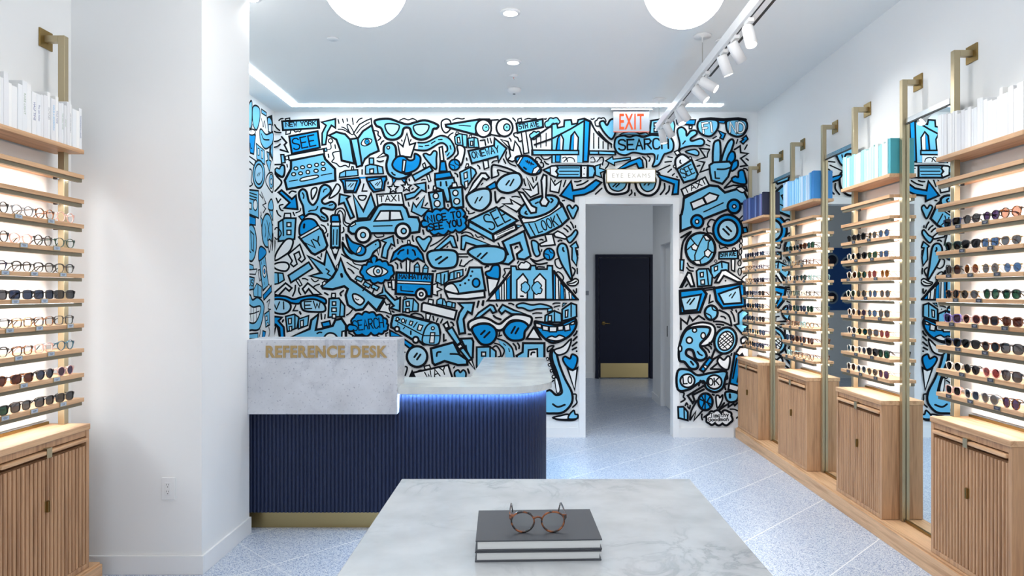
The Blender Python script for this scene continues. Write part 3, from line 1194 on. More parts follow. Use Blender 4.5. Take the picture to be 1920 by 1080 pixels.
P w 14 840,512 905,530 905,572 845,558
P w 14 918,540 985,552 985,602 920,592
P w 14 995,555 1082,555 1075,612 995,612
P w 14 1090,550 1152,540 1152,592 1092,598
P w 14 1162,545 1222,522 1228,592 1172,602
P w 14 1235,512 1278,490 1278,525 1240,535
C w 16 970,690 1020,660 1065,672 1110,650 1170,680 1080,715
S - 18 1270,655 1295,630 1305,605
L - 18 1265,708 1305,668
L - 18 1255,770 1305,728
L - 18 1255,812 1300,788
D - 20 1302,830
P b 18 180,1010 180,785 330,780 395,830 395,1010
L - 16 330,780 330,1000
P w 14 235,840 280,840 280,885 235,885
P b 1 420,700 500,735 575,800 600,950 505,950 500,830 450,760
S - 16 415,690 500,720 580,800 605,950
S - 14 380,740 440,760 490,820 460,900
L - 10 480,745 505,765
L - 10 540,800 548,835
S - 16 360,790 400,770 440,820 450,880 420,895
S - 18 590,745 615,775 625,812
S - 18 640,740 658,770 655,798
P b 22 700,740 940,740 940,950 640,950 628,880 695,840
P w 18 762,815 860,805 865,950 755,950
S - 18 790,870 800,845 830,842
@744 620 6
P w 14 310,400 370,385 392,450 330,465
P w 20 150,520 190,470 580,385 640,570 200,600
T - 14 345,555 570,480 90 WAY
S - 16 225,465 260,445 295,445
C b 18 650,475 690,440 715,468 750,440 780,480 760,560 680,560
L - 18 800,430 815,475
L - 14 650,405 640,418
P k 8 140,525 175,440 215,525
S - 16 100,400 120,420 98,500
@944 620 5.4
C - 16 455,210 443,185 465,158 510,155
C b 24 490,200 530,215 565,340 620,480 690,620 690,730 610,820 510,835 400,815 380,660 465,600 530,648 588,630 580,560 540,420 495,300
S - 38 488,195 480,270 510,400 550,500 578,600
O w 12 445,285 13,13
O w 12 465,345 13,13
O w 12 485,405 13,13
O w 12 508,465 16,16
C w 10 520,490 545,490 572,600 540,625
C w 18 515,195 600,160 685,85 650,200 590,240 540,240
S - 20 500,742 550,770 620,748
P w 20 648,385 700,400 748,375 720,600
C m 20 600,290 625,260 672,282 695,238 745,265 740,335 705,395 640,360
S - 16 705,640 735,645 735,690 742,730 700,772
C w 18 500,878 570,860 655,845 660,892 560,895
C b 18 660,890 665,850 710,805 725,842 752,850 740,888
S - 18 500,880 560,900 700,905 752,880
@1124 190 5.4
S - 18 -10,310 60,390 120,440
L - 12 35,410 35,480
L - 12 85,430 85,480
L - 12 118,445 118,470
P b 14 -10,505 155,515 155,545 -10,540
C b 20 0,225 40,203 75,245 110,190 170,190 165,300 120,385 40,310
P b 16 200,340 250,320 330,300 400,330 470,320 500,345
P b 18 508,330 520,200 605,185 620,330
P w 14 550,222 580,222 580,255 550,255
P w 14 550,275 580,275 580,312 550,312
P b 14 690,320 700,210 745,190 760,250 750,330
P m 14 775,192 970,190 960,240 782,232
P w 14 905,250 935,250 930,280 905,280
C b 20 150,430 170,370 240,350 300,365 370,348 440,365 520,345 600,350 700,360 745,420 738,500 680,530 650,545 600,640 535,662 555,600 545,538 450,538 340,522 260,548 190,530 155,480
T - 18 195,495 695,478 100 SEARCH
L - 14 590,545 580,590
P b 14 60,605 130,562 137,588 310,570 312,590 150,622 150,652
S - 14 0,575 30,570 40,600 25,640
S - 16 435,565 470,600 475,670
S - 14 485,555 510,580 500,610
P m 18 180,690 300,612 405,575 432,600 442,672 395,682 372,632 250,680
C w 24 52,720 180,700 302,720 300,850 270,925 130,942 60,880
C b 16 88,780 180,770 270,780 258,870 190,912 110,880
L - 14 135,865 175,830
L - 14 165,870 200,835
C w 24 365,720 480,705 600,730 602,870 530,950 430,942 370,870
C b 16 408,780 490,770 566,780 550,880 480,915 420,870
L - 14 450,850 480,820
L - 14 490,850 510,825
P m 20 580,742 802,800 792,940 735,945 752,842 620,795
S - 18 655,835 655,890 615,945
S - 18 705,860 700,905 670,940
S - 16 320,900 325,930 300,955
L - 16 355,930 358,955
L - 14 690,565 735,572
L - 14 660,618 725,612
L - 14 590,705 710,650
L - 16 725,690 690,720
L - 14 755,735 735,752
L - 14 778,765 785,770
C b 20 785,300 830,265 872,300 880,350 920,305 970,300 980,335 920,380 935,405 1020,380 1058,412 1030,452 920,455 830,480 800,505 810,430
L - 14 840,435 865,405
C b 16 868,512 960,490 1002,520 990,552 935,540
L - 14 1090,395 1118,412
L - 14 1075,440 1112,455
L - 14 1145,380 1180,358
L - 16 985,660 1012,652
P w 14 755,515 790,498 818,530 780,552
C w 22 768,660 770,585 830,540 890,570 918,612 790,685
O w 12 758,662 12,14
O w 12 915,578 14,14
P b 22 780,690 930,595 992,740 970,790 850,825
S - 16 815,600 812,620 822,630
T - 12 848,780 962,725 92 SEE
L - 18 1110,490 1010,480 1070,570 975,600 1060,620 1015,720 1100,690
L - 18 1362,492 1420,455 1425,522 1500,532 1425,580 1490,652 1422,662
C b 22 1148,640 1150,450 1180,402 1217,420 1215,620
C b 22 1228,620 1280,450 1330,388 1355,420 1320,530 1290,620
C m 20 1285,600 1320,518 1362,522 1365,590 1320,630
C m 20 1325,690 1345,622 1392,602 1395,660 1345,705
P b 22 1108,650 1150,622 1310,612 1335,645 1318,705 1300,765 1240,838 1130,802 1115,720
S - 18 1190,690 1260,690 1315,675
L - 16 1165,715 1170,780 1210,782
L - 14 1395,390 1382,430
L - 14 1490,445 1465,490
S - 16 1480,585 1495,592 1500,600
S - 16 1455,682 1480,685 1495,702
L - 28 1015,188 1120,178 1250,188 1400,178 1475,190
P m 10 1200,200 1270,202 1260,225 1200,220
C b 22 988,250 1010,202 1100,188 1190,202 1192,280 1130,352 1060,350 1005,312
C b 22 1278,250 1290,202 1380,188 1472,202 1490,270 1450,342 1380,360 1300,320
T w 14 1050,325 1150,312 98 FI
T w 14 1315,315 1455,322 98 ND
P m 16 1200,300 1272,332 1248,388 1215,375 1228,348
P m 16 1440,382 1480,350 1498,385 1450,435 1422,412 1452,390
L - 18 1260,878 1335,800
L - 18 1260,882 1350,852 1480,862 1490,912
C m 20 1335,785 1370,762 1400,770 1405,712 1450,700 1472,760 1475,840 1355,820
P w 18 825,895 1065,770 1112,862 850,962
T - 11 868,936 1076,836 56 TAXI
@1254 370 4.695
P b 22 110,150 122,90 130,10 259,-60 358,-103 430,-95 490,-40 640,-85 690,10 690,50 630,60 510,110 320,185 200,260 100,300 100,160
C w 14 590,-75 635,-90 670,-60 640,-40
P w 16 190,50 295,5 325,60 210,110
P w 16 300,0 355,-38 433,-14 415,24 330,62
L - 12 305,130 475,50
O m 22 570,82 56,60
O w 12 572,82 16,16
O m 22 247,215 53,57
O w 12 245,215 16,18
S - 18 105,355 190,305 130,380 112,450 105,540
P b 14 97,550 130,552 122,645 97,640
O b 24 275,455 130,142
P w 12 195,430 225,405 255,435 240,470 205,460
P w 12 310,480 340,455 375,485 345,530 315,515
P w 12 300,340 330,335 365,375 325,380
P w 12 210,560 270,555 280,592 240,590
L - 12 255,435 270,400 300,345
L - 12 195,430 155,465
L - 12 225,405 185,355
L - 12 240,470 225,510 228,560
L - 12 270,555 315,515
L - 12 340,455 345,395 365,375
L - 12 375,485 410,485
L - 14 302,290 308,275
B - 14 400,205 345,222 355,260 330,290 365,315 420,310
P m 14 645,270 680,265 692,310 655,315
O m 22 515,290 128,136
O l 22 515,290 85,92
L - 18 475,280 525,330
L - 18 505,260 545,300
S - 12 440,420 450,450 490,440 515,450
O - 10 632,385 12,20
O - 10 630,430 12,22
O - 10 626,480 12,24
O - 10 622,530 12,24
O - 10 618,580 14,24
O - 10 620,655 15,32
P w 14 545,545 578,545 575,652 548,640
O w 12 570,458 14,12
P b 16 440,485 600,470 602,540 438,542
T - 10 455,522 585,514 36 5TH AVE
S - 14 160,580 180,612 215,622
S - 14 155,620 180,645 210,650
P b 16 365,610 460,565 522,580 520,660 440,670 400,710 370,700
L - 14 460,565 465,620
P w 12 395,615 425,605 425,640 400,650
O w 8 410,562 10,10
P b 16 240,650 260,632 345,628 380,690 372,775 250,785
L - 14 330,635 345,765
P w 12 272,665 300,660 300,700 276,702
P w 12 278,730 310,725 312,765 280,765
P w 18 405,750 460,645 500,640 650,740 600,745 480,690 440,750
P w 18 100,790 165,662 192,670 222,782 190,785 155,715 112,790
L - 14 145,785 160,765
D - 16 495,735
L - 16 290,805 400,790
L - 12 310,820 400,808
P m 24 95,825 290,805 328,850 270,1010 100,1022
P l 18 100,885 280,855 245,990 130,1000
P m 24 395,800 660,755 665,960 470,977 415,910
P l 18 435,850 620,785 638,930 480,940
L - 12 158,930 185,895
L - 14 182,942 222,890
L - 10 528,870 545,850
L - 12 550,885 582,835
L - 14 360,860 350,930 385,915
@1254 570 4.32
O b 20 340,70 52,58
S - 12 300,75 335,95 340,122
S - 12 345,18 355,45 388,55
L - 16 95,205 95,120 145,160 165,100 190,135 240,95 285,125
S - 16 405,50 480,90 505,175
S - 16 360,140 430,145 500,175
S - 14 420,100 445,105 455,118
S - 14 500,60 520,95 530,140
L - 14 540,50 545,65
L - 14 510,50 505,40
S - 14 380,165 410,165 440,170
S - 14 390,185 405,187 412,186
P b 16 560,75 600,42 645,75 605,115 600,165 640,175 590,242 528,170 562,160
C w 18 100,310 140,195 250,150 350,168 372,230 340,310 260,340
C b 22 82,450 85,330 130,220 200,188 300,185 332,205 310,262 250,330 292,390 300,430 260,455 215,440 190,375 145,370 140,410 200,450 232,490 220,522 170,520 125,470
O w 14 163,293 24,25
O w 12 205,212 17,16
O w 12 275,255 18,24
O w 14 88,360 14,24
S - 14 230,385 245,405 265,415
L - 16 175,465 195,490
S - 14 290,350 315,370 325,390
S - 14 310,330 335,345 340,362
L - 14 325,312 342,328
L - 18 345,430 372,360
L - 18 358,445 440,398
E b 20 455,295 88,108 20
E w 14 458,298 60,78 20
L - 8 410,300 475,240
L - 8 405,330 505,245
L - 8 415,345 515,260
L - 8 435,355 518,285
L - 8 415,270 500,345
L - 8 435,250 515,320
L - 8 405,300 465,360
L - 8 460,230 520,285
P m 18 248,530 325,430 355,450 278,550
P w 10 275,505 290,490 310,508 295,525
C w 16 390,465 408,430 442,452 472,422 492,440 475,528 425,512
L - 16 335,525 470,530
L - 16 335,525 395,475
L - 14 505,400 500,415
P m 20 530,400 640,430 600,690 488,640
P w 16 538,398 572,348 640,350 645,430 600,425 590,402 570,420
C - 16 590,320 580,285 610,265 635,290
P w 16 485,640 575,665 550,712 478,690
C b 18 460,710 555,722 545,780 490,792 460,765
L - 14 545,440 515,600
L - 14 565,560 550,630
L - 20 490,730 492,755
S - 14 470,645 450,655 455,690
C b 20 70,540 160,533 230,575 330,558 458,545 452,610 430,680 370,712 300,680 282,625 235,640 160,690 70,690
O w 16 148,620 58,54
O w 16 365,630 60,56
T - 11 115,645 185,640 55 LO
T - 11 320,658 402,652 55 OK
S - 14 240,660 252,618 272,640
S - 14 465,560 472,600 455,610
L - 18 280,660 150,740 190,800 205,780 190,735 280,690
S - 14 90,710 120,720 115,750 128,770 95,792
O m 20 293,790 58,68
L - 12 290,725 290,855
S - 12 240,765 295,790 350,815
S - 12 262,740 282,790 265,840
S - 12 335,742 310,790 335,835
C w 14 378,748 400,740 410,757 432,735 425,785 390,840
L - 16 350,730 362,735
L - 16 400,860 445,800
L - 16 400,858 455,820 480,805 478,832 520,805 530,820 550,800
S - 16 225,780 180,860 168,935
L - 16 170,935 215,870 200,940 270,860
S - 14 265,890 262,910 268,935
L - 14 280,915 292,905
S - 14 150,830 165,845 170,820
S - 14 130,820 140,800 150,815
P b 16 72,832 115,830 150,872 150,940 75,920
L - 12 120,835 122,930
B w 18 302,930 320,890 360,870 420,882 480,870 502,905 490,960 430,965 370,962 320,962
T - 7 335,918 480,908 34 Timothy
T - 7 318,948 480,942 30 Goodman
W450 180 4.5
C b 14 65,140 80,60 100,50 100,200 88,275 68,240
C b 14 110,240 105,110 130,80 165,110 165,200 140,285
P m 14 72,310 130,330 115,490 85,480
O w 12 100,305 30,25
L - 8 90,300 108,230
S - 10 85,400 90,440 98,440
P b 10 180,110 222,140 222,170 182,145
S - 10 180,190 195,260 205,210 215,270
P k 4 225,180 270,160 330,230 335,400 290,550 245,490 250,400
C b 10 232,190 262,200 290,300 290,420 275,520 258,470 262,420 240,320
P w 10 240,240 262,240 262,310 240,300
P w 10 268,240 285,250 285,300 268,300
C b 14 165,300 180,280 220,325 280,310 272,400 215,445 175,390
S - 12 180,320 200,365 245,370
P b 10 135,400 205,460 210,580 140,530
P w 8 150,440 162,445 162,500 150,500
P w 8 178,460 190,465 192,530 180,525
P w 12 65,500 130,545 120,590 65,540
O b 16 158,660 50,118
O l 14 158,660 35,85
L - 8 145,675 155,650
L - 8 158,675 168,645
C - 12 70,630 98,630 95,720 105,745 72,755
P b 12 225,470 245,480 245,540 262,550 248,640 218,550 235,540
C w 14 215,720 240,655 290,660 290,805 250,790
O b 10 262,720 18,60
O w 8 263,722 8,25
P b 14 60,790 155,800 155,1030 60,990
L - 10 80,815 140,835
L - 10 80,840 140,860
L - 10 80,865 140,885
P w 10 70,900 95,905 95,955 70,950
O w 12 128,920 18,45
P m 12 60,1000 130,1030 130,1090 60,1080
L - 12 165,830 190,865 180,810 218,905 190,920 215,950 195,985
C b 14 240,910 262,870 285,900 285,960 240,955
P b 12 245,965 285,965 290,1050 275,1050
L - 10 175,980 180,1010
W450 400 4.5
P b 12 170,20 190,60 180,110
O b 16 92,250 46,155
P b 12 88,150 115,180 112,320 98,305
S - 12 70,290 80,320 90,330
O b 16 228,145 45,142
S - 10 208,90 215,150 210,200
S - 10 225,60 238,140 230,230
S - 10 248,80 240,140 255,200
L - 12 265,80 285,100
L - 12 285,210 270,240
P b 14 160,370 210,360 240,610 190,650
C m 14 155,375 160,300 180,280 215,310 215,350 165,400
P m 14 193,690 262,610 265,660 200,732
P w 8 190,660 245,598 252,620 193,690
O w 10 205,490 16,50
O m 8 205,490 7,20
L - 8 180,410 182,430
L - 8 200,400 202,425
L - 8 205,580 207,600
P w 10 150,480 165,475 175,560 165,570
P b 10 60,420 110,440 115,480 60,470
P w 10 60,480 140,470 130,515 60,511
P b 12 60,530 120,545 110,640 60,650
T - 9 70,610 108,612 50 US
P b 10 110,650 140,590 180,620 180,710 115,700
L - 10 150,600 150,700
C b 16 60,700 85,690 105,730 150,710 200,770 190,880 160,975 100,985 60,960
C w 14 60,770 110,792 170,785 160,860 120,925 60,900
L - 8 90,785 90,850
L - 8 112,790 112,845
L - 8 135,790 135,840
S - 10 65,850 110,845 160,825
L - 8 85,850 90,905
L - 8 110,850 112,920
L - 8 135,845 138,905
S - 10 225,750 250,730 235,800 258,810
P b 12 205,850 245,820 250,940 215,960
P w 8 215,870 228,865 230,900 217,905
O w 8 232,935 7,12
P m 10 190,990 215,1000 205,1060 185,1050
P b 12 60,1020 150,1010 150,1060 60,1060
S - 10 240,960 250,1000 240,1040
S - 10 165,975 170,1000 160,1040
C w 14 235,240 250,220 260,250 245,330
C w 12 280,170 290,250 270,310
"""
GLYPH = {
 'A': '0,0 2,6 4,0;0.8,2.2 3.2,2.2', 'C': '4,5 3,6 1,6 0,4.5 0,1.5 1,0 3,0 4,1', 'D': '0,0 0,6 2.4,6 4,4.4 4,1.6 2.4,0 0,0',
 'E': '4,6 0,6 0,0 4,0;0,3 3.2,3', 'F': '4,6 0,6 0,0;0,3 3,3', 'H': '0,0 0,6;4,0 4,6;0,3 4,3', 'I': '2,0 2,6',
 'K': '0,0 0,6;4,6 0,2.6;1.3,3.6 4,0', 'L': '0,6 0,0 4,0', 'M': '0,0 0,6 2,2.5 4,6 4,0', 'N': '0,0 0,6 4,0 4,6',
 'O': '2,0 0.6,0.8 0,3 0.6,5.2 2,6 3.4,5.2 4,3 3.4,0.8 2,0', 'R': '0,0 0,6 3,6 4,4.7 3,3.2 0,3;1.6,3 4,0',
 'S': '4,5.2 3,6 1,6 0,5 0.4,3.7 3.6,2.4 4,1 3,0 1,0 0,0.8', 'T': '0,6 4,6;2,6 2,0', 'U': '0,6 0,1.4 1,0 3,0 4,1.4 4,6',
 'V': '0,6 2,0 4,6', 'W': '0,6 1,0 2,4 3,0 4,6', 'X': '0,0 4,6;0,6 4,0', 'Y': '0,6 2,3 4,6;2,3 2,0',
 '5': '4,6 0.5,6 0.2,3.5 2.5,3.7 4,2.4 3.6,0.8 2,0 0,0.6', 'G': '4,5 3,6 1,6 0,4.5 0,1.5 1,0 3,0 4,1 4,2.6 2.4,2.6',
 'i': '2,0 2,3.4;2,4.8 2,5', 'm': '0,0 0,3.4;0,2.6 1,3.4 2,2.6 2,0;2,2.6 3,3.4 4,2.6 4,0', 'o': '2,0 0.4,1 0.4,2.4 2,3.4 3.6,2.4 3.6,1 2,0',
 't': '2,6 2,0.6 3,0;0.6,3.8 3.4,3.8', 'h': '0.4,0 0.4,6;0.4,2.4 2,3.4 3.4,2.4 3.4,0', 'y': '0.4,3.4 2,0.4;3.8,3.4 1,-2',
 'd': '3.4,6 3.4,0;3.4,1 2,0 0.6,1 0.6,2.4 2,3.4 3.4,2.4', 'a': '3.4,3.4 3.4,0;3.4,1 2,0 0.6,1 0.6,2.4 2,3.4 3.4,2.4',
 'n': '0.4,0 0.4,3.4;0.4,2.4 2,3.4 3.4,2.4 3.4,0'}

def smooth_pts(p, closed, per=5):
    n = len(p)
    if n < 3:
        return p
    out = []
    rng = range(n) if closed else range(n - 1)
    g = (lambda i: p[i % n]) if closed else (lambda i: p[max(0, min(n - 1, i))])
    for i in rng:
        p0, p1, p2, p3 = g(i - 1), g(i), g(i + 1), g(i + 2)
        for k in range(per):
            t = k / per
            out.append(tuple(0.5 * (2 * b1 + (c1 - a1) * t + (2 * a1 - 5 * b1 + 4 * c1 - d1_) * t * t + (-a1 + 3 * b1 - 3 * c1 + d1_) * t ** 3)
                             for a1, b1, c1, d1_ in zip(p0, p1, p2, p3)))
    if not closed:
        out.append(p[-1])
    return out

MIDX = {'b': 0, 'm': 1, 'l': 2, 'w': 3, 'k': 4}
MSC = YB / F

class Painter:
    """paint laid on a wall as thin coats: fills and brush strokes, in metres"""
    def __init__(s, put):
        s.mb = MB()
        s.put = put
        s.k = 0
        s.strokes, s.fills = [], []

    def lvl(s):
        s.k += 1
        return 0.0008 + s.k * 1.2e-5

    def fill(s, pts, m):
        if len(pts) < 3:
            return
        a = s.lvl()
        t = tessellate_polygon([[Vector((u, v, 0)) for u, v in pts]])
        s.mb.add([s.put(u, v, a) for u, v in pts], [tuple(q) for q in t], m)
        s.fills.append(pts)

    def stroke(s, pts, w, m=4, closed=False):
        if w <= 0:
            return
        a = s.lvl()
        h = w / 2
        s.strokes.append((pts, w, closed))
        q = [pts[0]]
        for p in pts[1:]:
            if math.hypot(p[0] - q[-1][0], p[1] - q[-1][1]) > 1e-5:
                q.append(p)
        if closed and len(q) > 2 and math.hypot(q[0][0] - q[-1][0], q[0][1] - q[-1][1]) < 1e-5:
            q.pop()
        n = len(q)
        if n < 2:
            return
        closed = closed and n > 2
        vs, fs = [], []
        unit = lambda p, r: ((r[0] - p[0]) / math.dist(p, r), (r[1] - p[1]) / math.dist(p, r))
        for i in range(n):
            d1 = unit(q[i - 1], q[i]) if (i or closed) else None
            d2 = unit(q[i], q[(i + 1) % n]) if (i < n - 1 or closed) else None
            d1, d2 = d1 or d2, d2 or d1
            nx, ny = -(d1[1] + d2[1]), d1[0] + d2[0]
            L = math.hypot(nx, ny)
            if L < 0.15:
                nx, ny, L = -d1[1], d1[0], 1.0
            nx, ny = nx / L, ny / L
            k = h / max(0.5, nx * -d1[1] + ny * d1[0])
            vs += [(q[i][0] + nx * k, q[i][1] + ny * k), (q[i][0] - nx * k, q[i][1] - ny * k)]
        for i in range(n if closed else n - 1):
            j = (i + 1) % n
            fs.append((2 * i, 2 * i + 1, 2 * j + 1, 2 * j))
        if not closed:
            for (p, r, ia, ib) in ((q[0], q[1], 0, 1), (q[-1], q[-2], 2 * n - 1, 2 * n - 2)):
                d = unit(r, p)
                a0 = math.atan2(d[1], d[0])
                o = len(vs)
                vs += [(p[0] + h * math.cos(a0 + t), p[1] + h * math.sin(a0 + t)) for t in (-0.9, -0.3, 0.3, 0.9)]
                fs.append((ib, ia, o, o + 1, o + 2, o + 3))
        s.mb.add([s.put(u, v, a) for u, v in vs], fs, m)

back_p = Painter(lambda u, v, a: (u, YB - a, v))
left_p = Painter(lambda u, v, a: (XL2 + a, u, v))

def back_map(x, y):
    return wall_pt(max(x, 512.6), y)

def left_map(x, y):
    z = -XL2 * F / (PX - min(x, 511.5))
    return (min(z, YB - 0.004), EYE - (y - PY) * z / F)

def draw_mural():
    P, mp, ox, oy, sc = back_p, back_map, 0, 0, 1
    for line in MURAL.strip().splitlines():
        w = line.split()
        if not w:
            continue
        if line[0] == '@' or w[0][0] == 'W' and len(w) == 3:
            left = line[0] == 'W'
            P, mp = (left_p, left_map) if left else (back_p, back_map)
            ox, oy, sc = float(w[0][1:]), float(w[1]), float(w[2])
            continue
        cmd, colr, lw = w[0], w[1], float(w[2]) / sc * MSC * (1.0 if w[0] == 'T' or sc < 5.5 else 1.15)
        args = w[3:]
        to = lambda x, y: mp(ox + x / sc, oy + y / sc)
        if cmd == 'T':
            (x0, y0), (x1, y1) = [tuple(map(float, q.split(','))) for q in args[:2]]
            h = float(args[2])
            txt = ' '.join(args[3:])
            wd = [0.55 if c in 'Ii' else (0.6 if c == ' ' else 1.0) for c in txt]
            gap = 0.32
            tot = sum(wd) + gap * (len(txt) - 1)
            d = math.hypot(x1 - x0, y1 - y0)
            ux, uy = (x1 - x0) / d, (y1 - y0) / d
            cw_ = d / tot
            pos = 0.0
            for c, q in zip(txt, wd):
                for st in (GLYPH[c].split(';') if c in GLYPH else []):
                    pts = []
                    for e in st.split():
                        gx, gy = map(float, e.split(','))
                        gx = (gx - 2) / 4 * (q if c not in 'Ii' else 0.2) + q / 2
                        a, bq = (pos + gx) * cw_, gy / 6 * h
                        pts.append(to(x0 + ux * a + uy * bq, y0 + uy * a - ux * bq))
                    if c in 'OSCGU5omadnhD' and len(pts) > 4:
                        pts = smooth_pts(pts, False, 3)
                    if colr == 'w':
                        P.stroke(pts, lw * 2.0)
                        P.stroke(pts, lw * 1.05, 3)
                    else:
                        P.stroke(pts, lw)
                pos += q + gap
            continue
        nums = [tuple(map(float, q.split(','))) for q in args if ',' in q]
        if cmd in 'OE':
            rot = math.radians(float(args[2])) if cmd == 'E' else 0.0
            (cx, cy), (rx, ry) = nums[0], (nums[1] if len(nums) > 1 else (float(args[1]),) * 2)
            pts = []
            for k in range(28):
                t = 2 * math.pi * k / 28
                a, bq = rx * math.cos(t), ry * math.sin(t)
                pts.append(to(cx + a * math.cos(rot) - bq * math.sin(rot), cy + a * math.sin(rot) + bq * math.cos(rot)))
            closed = True
        elif cmd == 'X':
            cx, cy = nums[0]
            r = float(args[1])
            pts = [to(cx + r * (1 if k % 2 == 0 else 0.45) * math.sin(k * math.pi / 5), cy - r * (1 if k % 2 == 0 else 0.45) * math.cos(k * math.pi / 5)) for k in range(10)]
            closed = True
        elif cmd == 'D':
            p = to(*nums[0])
            P.stroke([p, (p[0] + 1e-4, p[1])], lw)
            continue
        else:
            closed = cmd in 'PCB'
            pts = [to(x, y) for x, y in nums]
            if cmd == 'B':      # scalloped bubble: every edge bulges outwards
                area = sum(p[0] * q[1] - q[0] * p[1] for p, q in zip(pts, pts[1:] + pts[:1]))
                sg, bub = (1 if area > 0 else -1), []
                for p, q in zip(pts, pts[1:] + pts[:1]):
                    dx, dy = q[0] - p[0], q[1] - p[1]
                    for t in range(6):
                        k = 0.30 * math.sin(math.pi * t / 6) * sg
                        bub.append((p[0] + dx * t / 6 + dy * k, p[1] + dy * t / 6 - dx * k))
                pts = bub
            if cmd in 'CS':
                pts = smooth_pts(pts, closed)
        if closed and colr in MIDX:
            P.fill(pts, MIDX[colr])
        P.stroke(pts, lw, MIDX[colr] if (cmd == 'L' and colr in MIDX) else 4, closed)

draw_mural()

def fill_gaps(P):
    """short brush dashes in the white gaps, radiating from the doodles"""
    x0, x1, y0, y1 = 512, 1404, 224, 790
    W, H = x1 - x0, y1 - y0
    occ = np.zeros((H, W), bool)
    inv = lambda u, v: ((u / MSC + PX) - x0, (EYE - v) / MSC + PY - y0)
    yy, xx = np.mgrid[0:H, 0:W]
    def disc(x, y, r):
        a, c = int(max(0, x - r)), int(min(W - 1, x + r))
        e, g = int(max(0, y - r)), int(min(H - 1, y + r))
        if a > c or e > g:
            return
        occ[e:g + 1, a:c + 1] |= (xx[e:g + 1, a:c + 1] - x) ** 2 + (yy[e:g + 1, a:c + 1] - y) ** 2 <= r * r
    def stroke(pts, w, closed):
        q = [inv(*p) for p in pts]
        if closed:
            q.append(q[0])
        for (ax, ay), (bx, by) in zip(q, q[1:]):
            n = max(1, int(math.hypot(bx - ax, by - ay) / 2))
            for k in range(n + 1):
                disc(ax + (bx - ax) * k / n, ay + (by - ay) * k / n, w / MSC / 2 + 0.7)
    for s_ in P.strokes:
        stroke(*s_)
    for pts in P.fills:
        q = np.array([inv(*p) for p in pts])
        a, e = np.maximum(0, np.floor(q.min(0))).astype(int)
        c, g = np.minimum([W - 1, H - 1], np.ceil(q.max(0))).astype(int)
        if a >= c or e >= g:
            continue
        X, Y = xx[e:g + 1, a:c + 1], yy[e:g + 1, a:c + 1]
        ins = np.zeros(X.shape, bool)
        for i in range(len(q)):
            (ax, ay), (bx, by) = q[i], q[i - 1]
            if ay == by:
                continue
            ins ^= ((ay > Y) != (by > Y)) & (X < (bx - ax) * (Y - ay) / (by - ay) + ax)
        occ[e:g + 1, a:c + 1] |= ins
    occ[365 - y0:, 1080 - x0:1277 - x0] = True
    occ[:, 1400 - x0:] = True
    occ[640 - y0:, :740 - x0] = True
    occ[740 - y0:, :1020 - x0] = True
    def dist():
        d = np.zeros((H, W), np.float32)
        cur = occ.copy()
        for k in range(1, 13):
            d[~cur] = k
            nx = cur.copy()
            nx[1:] |= cur[:-1]; nx[:-1] |= cur[1:]; nx[:, 1:] |= cur[:, :-1]; nx[:, :-1] |= cur[:, 1:]
            if k % 2:
                nx[1:, 1:] |= cur[:-1, :-1]; nx[:-1, :-1] |= cur[1:, 1:]
            cur = nx
        return d
    for it in range(40):
        d = dist()
        put = 0
        busy = np.zeros((H, W), bool)
        order = np.argsort(-d, axis=None)[:4000]
        for o in order:
            y, x = divmod(int(o), W)
            if d[y, x] < 6 or busy[y, x] or not (8 < x < W - 8 and 8 < y < H - 8):
                continue
            win = d[y - 6:y + 7, x - 6:x + 7]
            gx = float(win[:, 7:].sum() - win[:, :6].sum())
            gy = float(win[7:].sum() - win[:6].sum())
            n = math.hypot(gx, gy)
            ux, uy = (gx / n, gy / n) if n > 8 else (math.cos(x * 0.05 + y * 0.03), math.sin(x * 0.05 + y * 0.03))
            ln = min(7.0, float(d[y, x]) + 0.5)
            a = (x - ux * ln, y - uy * ln)
            c = (x + ux * ln, y + uy * ln)
            bend = (x + uy * 1.2, y - ux * 1.2)
            pts = [wall_pt(q[0] + x0, q[1] + y0) for q in (a, bend, c)]
            pts = smooth_pts(pts, False, 3)
            P.stroke(pts, 2.7 * MSC)
            stroke(pts, 2.7 * MSC, False)
            busy[max(0, y - 22):y + 23, max(0, x - 22):x + 23] = True
            put += 1
        if not put:
            break
fill_gaps(back_p)
mural_mats = [M['mb'], M['mm'], M['ml'], M['mw'], M['mk']]
tag(back_p.mb.build('mural', mural_mats), 'blue and black doodle mural painted across the back wall', 'mural')
tag(left_p.mb.build('mural', mural_mats), 'narrow strip of doodle mural on the side wall beside the column', 'mural')

# ------------------------------------------------------------------ recessed ceiling light line
b = MB()
z0, z1 = ZC - 0.006, ZC - 0.001
b.box(-2.36, 1.93, 6.735, 6.825, z0, z1)
b.box(-2.36, -2.27, YC1 + 0.02, 6.735, z0, z1)
strip = tag(b.build('ceiling_light_strip', M['led_strip']), 'long glowing white light line recessed in the ceiling above the mural', 'light')

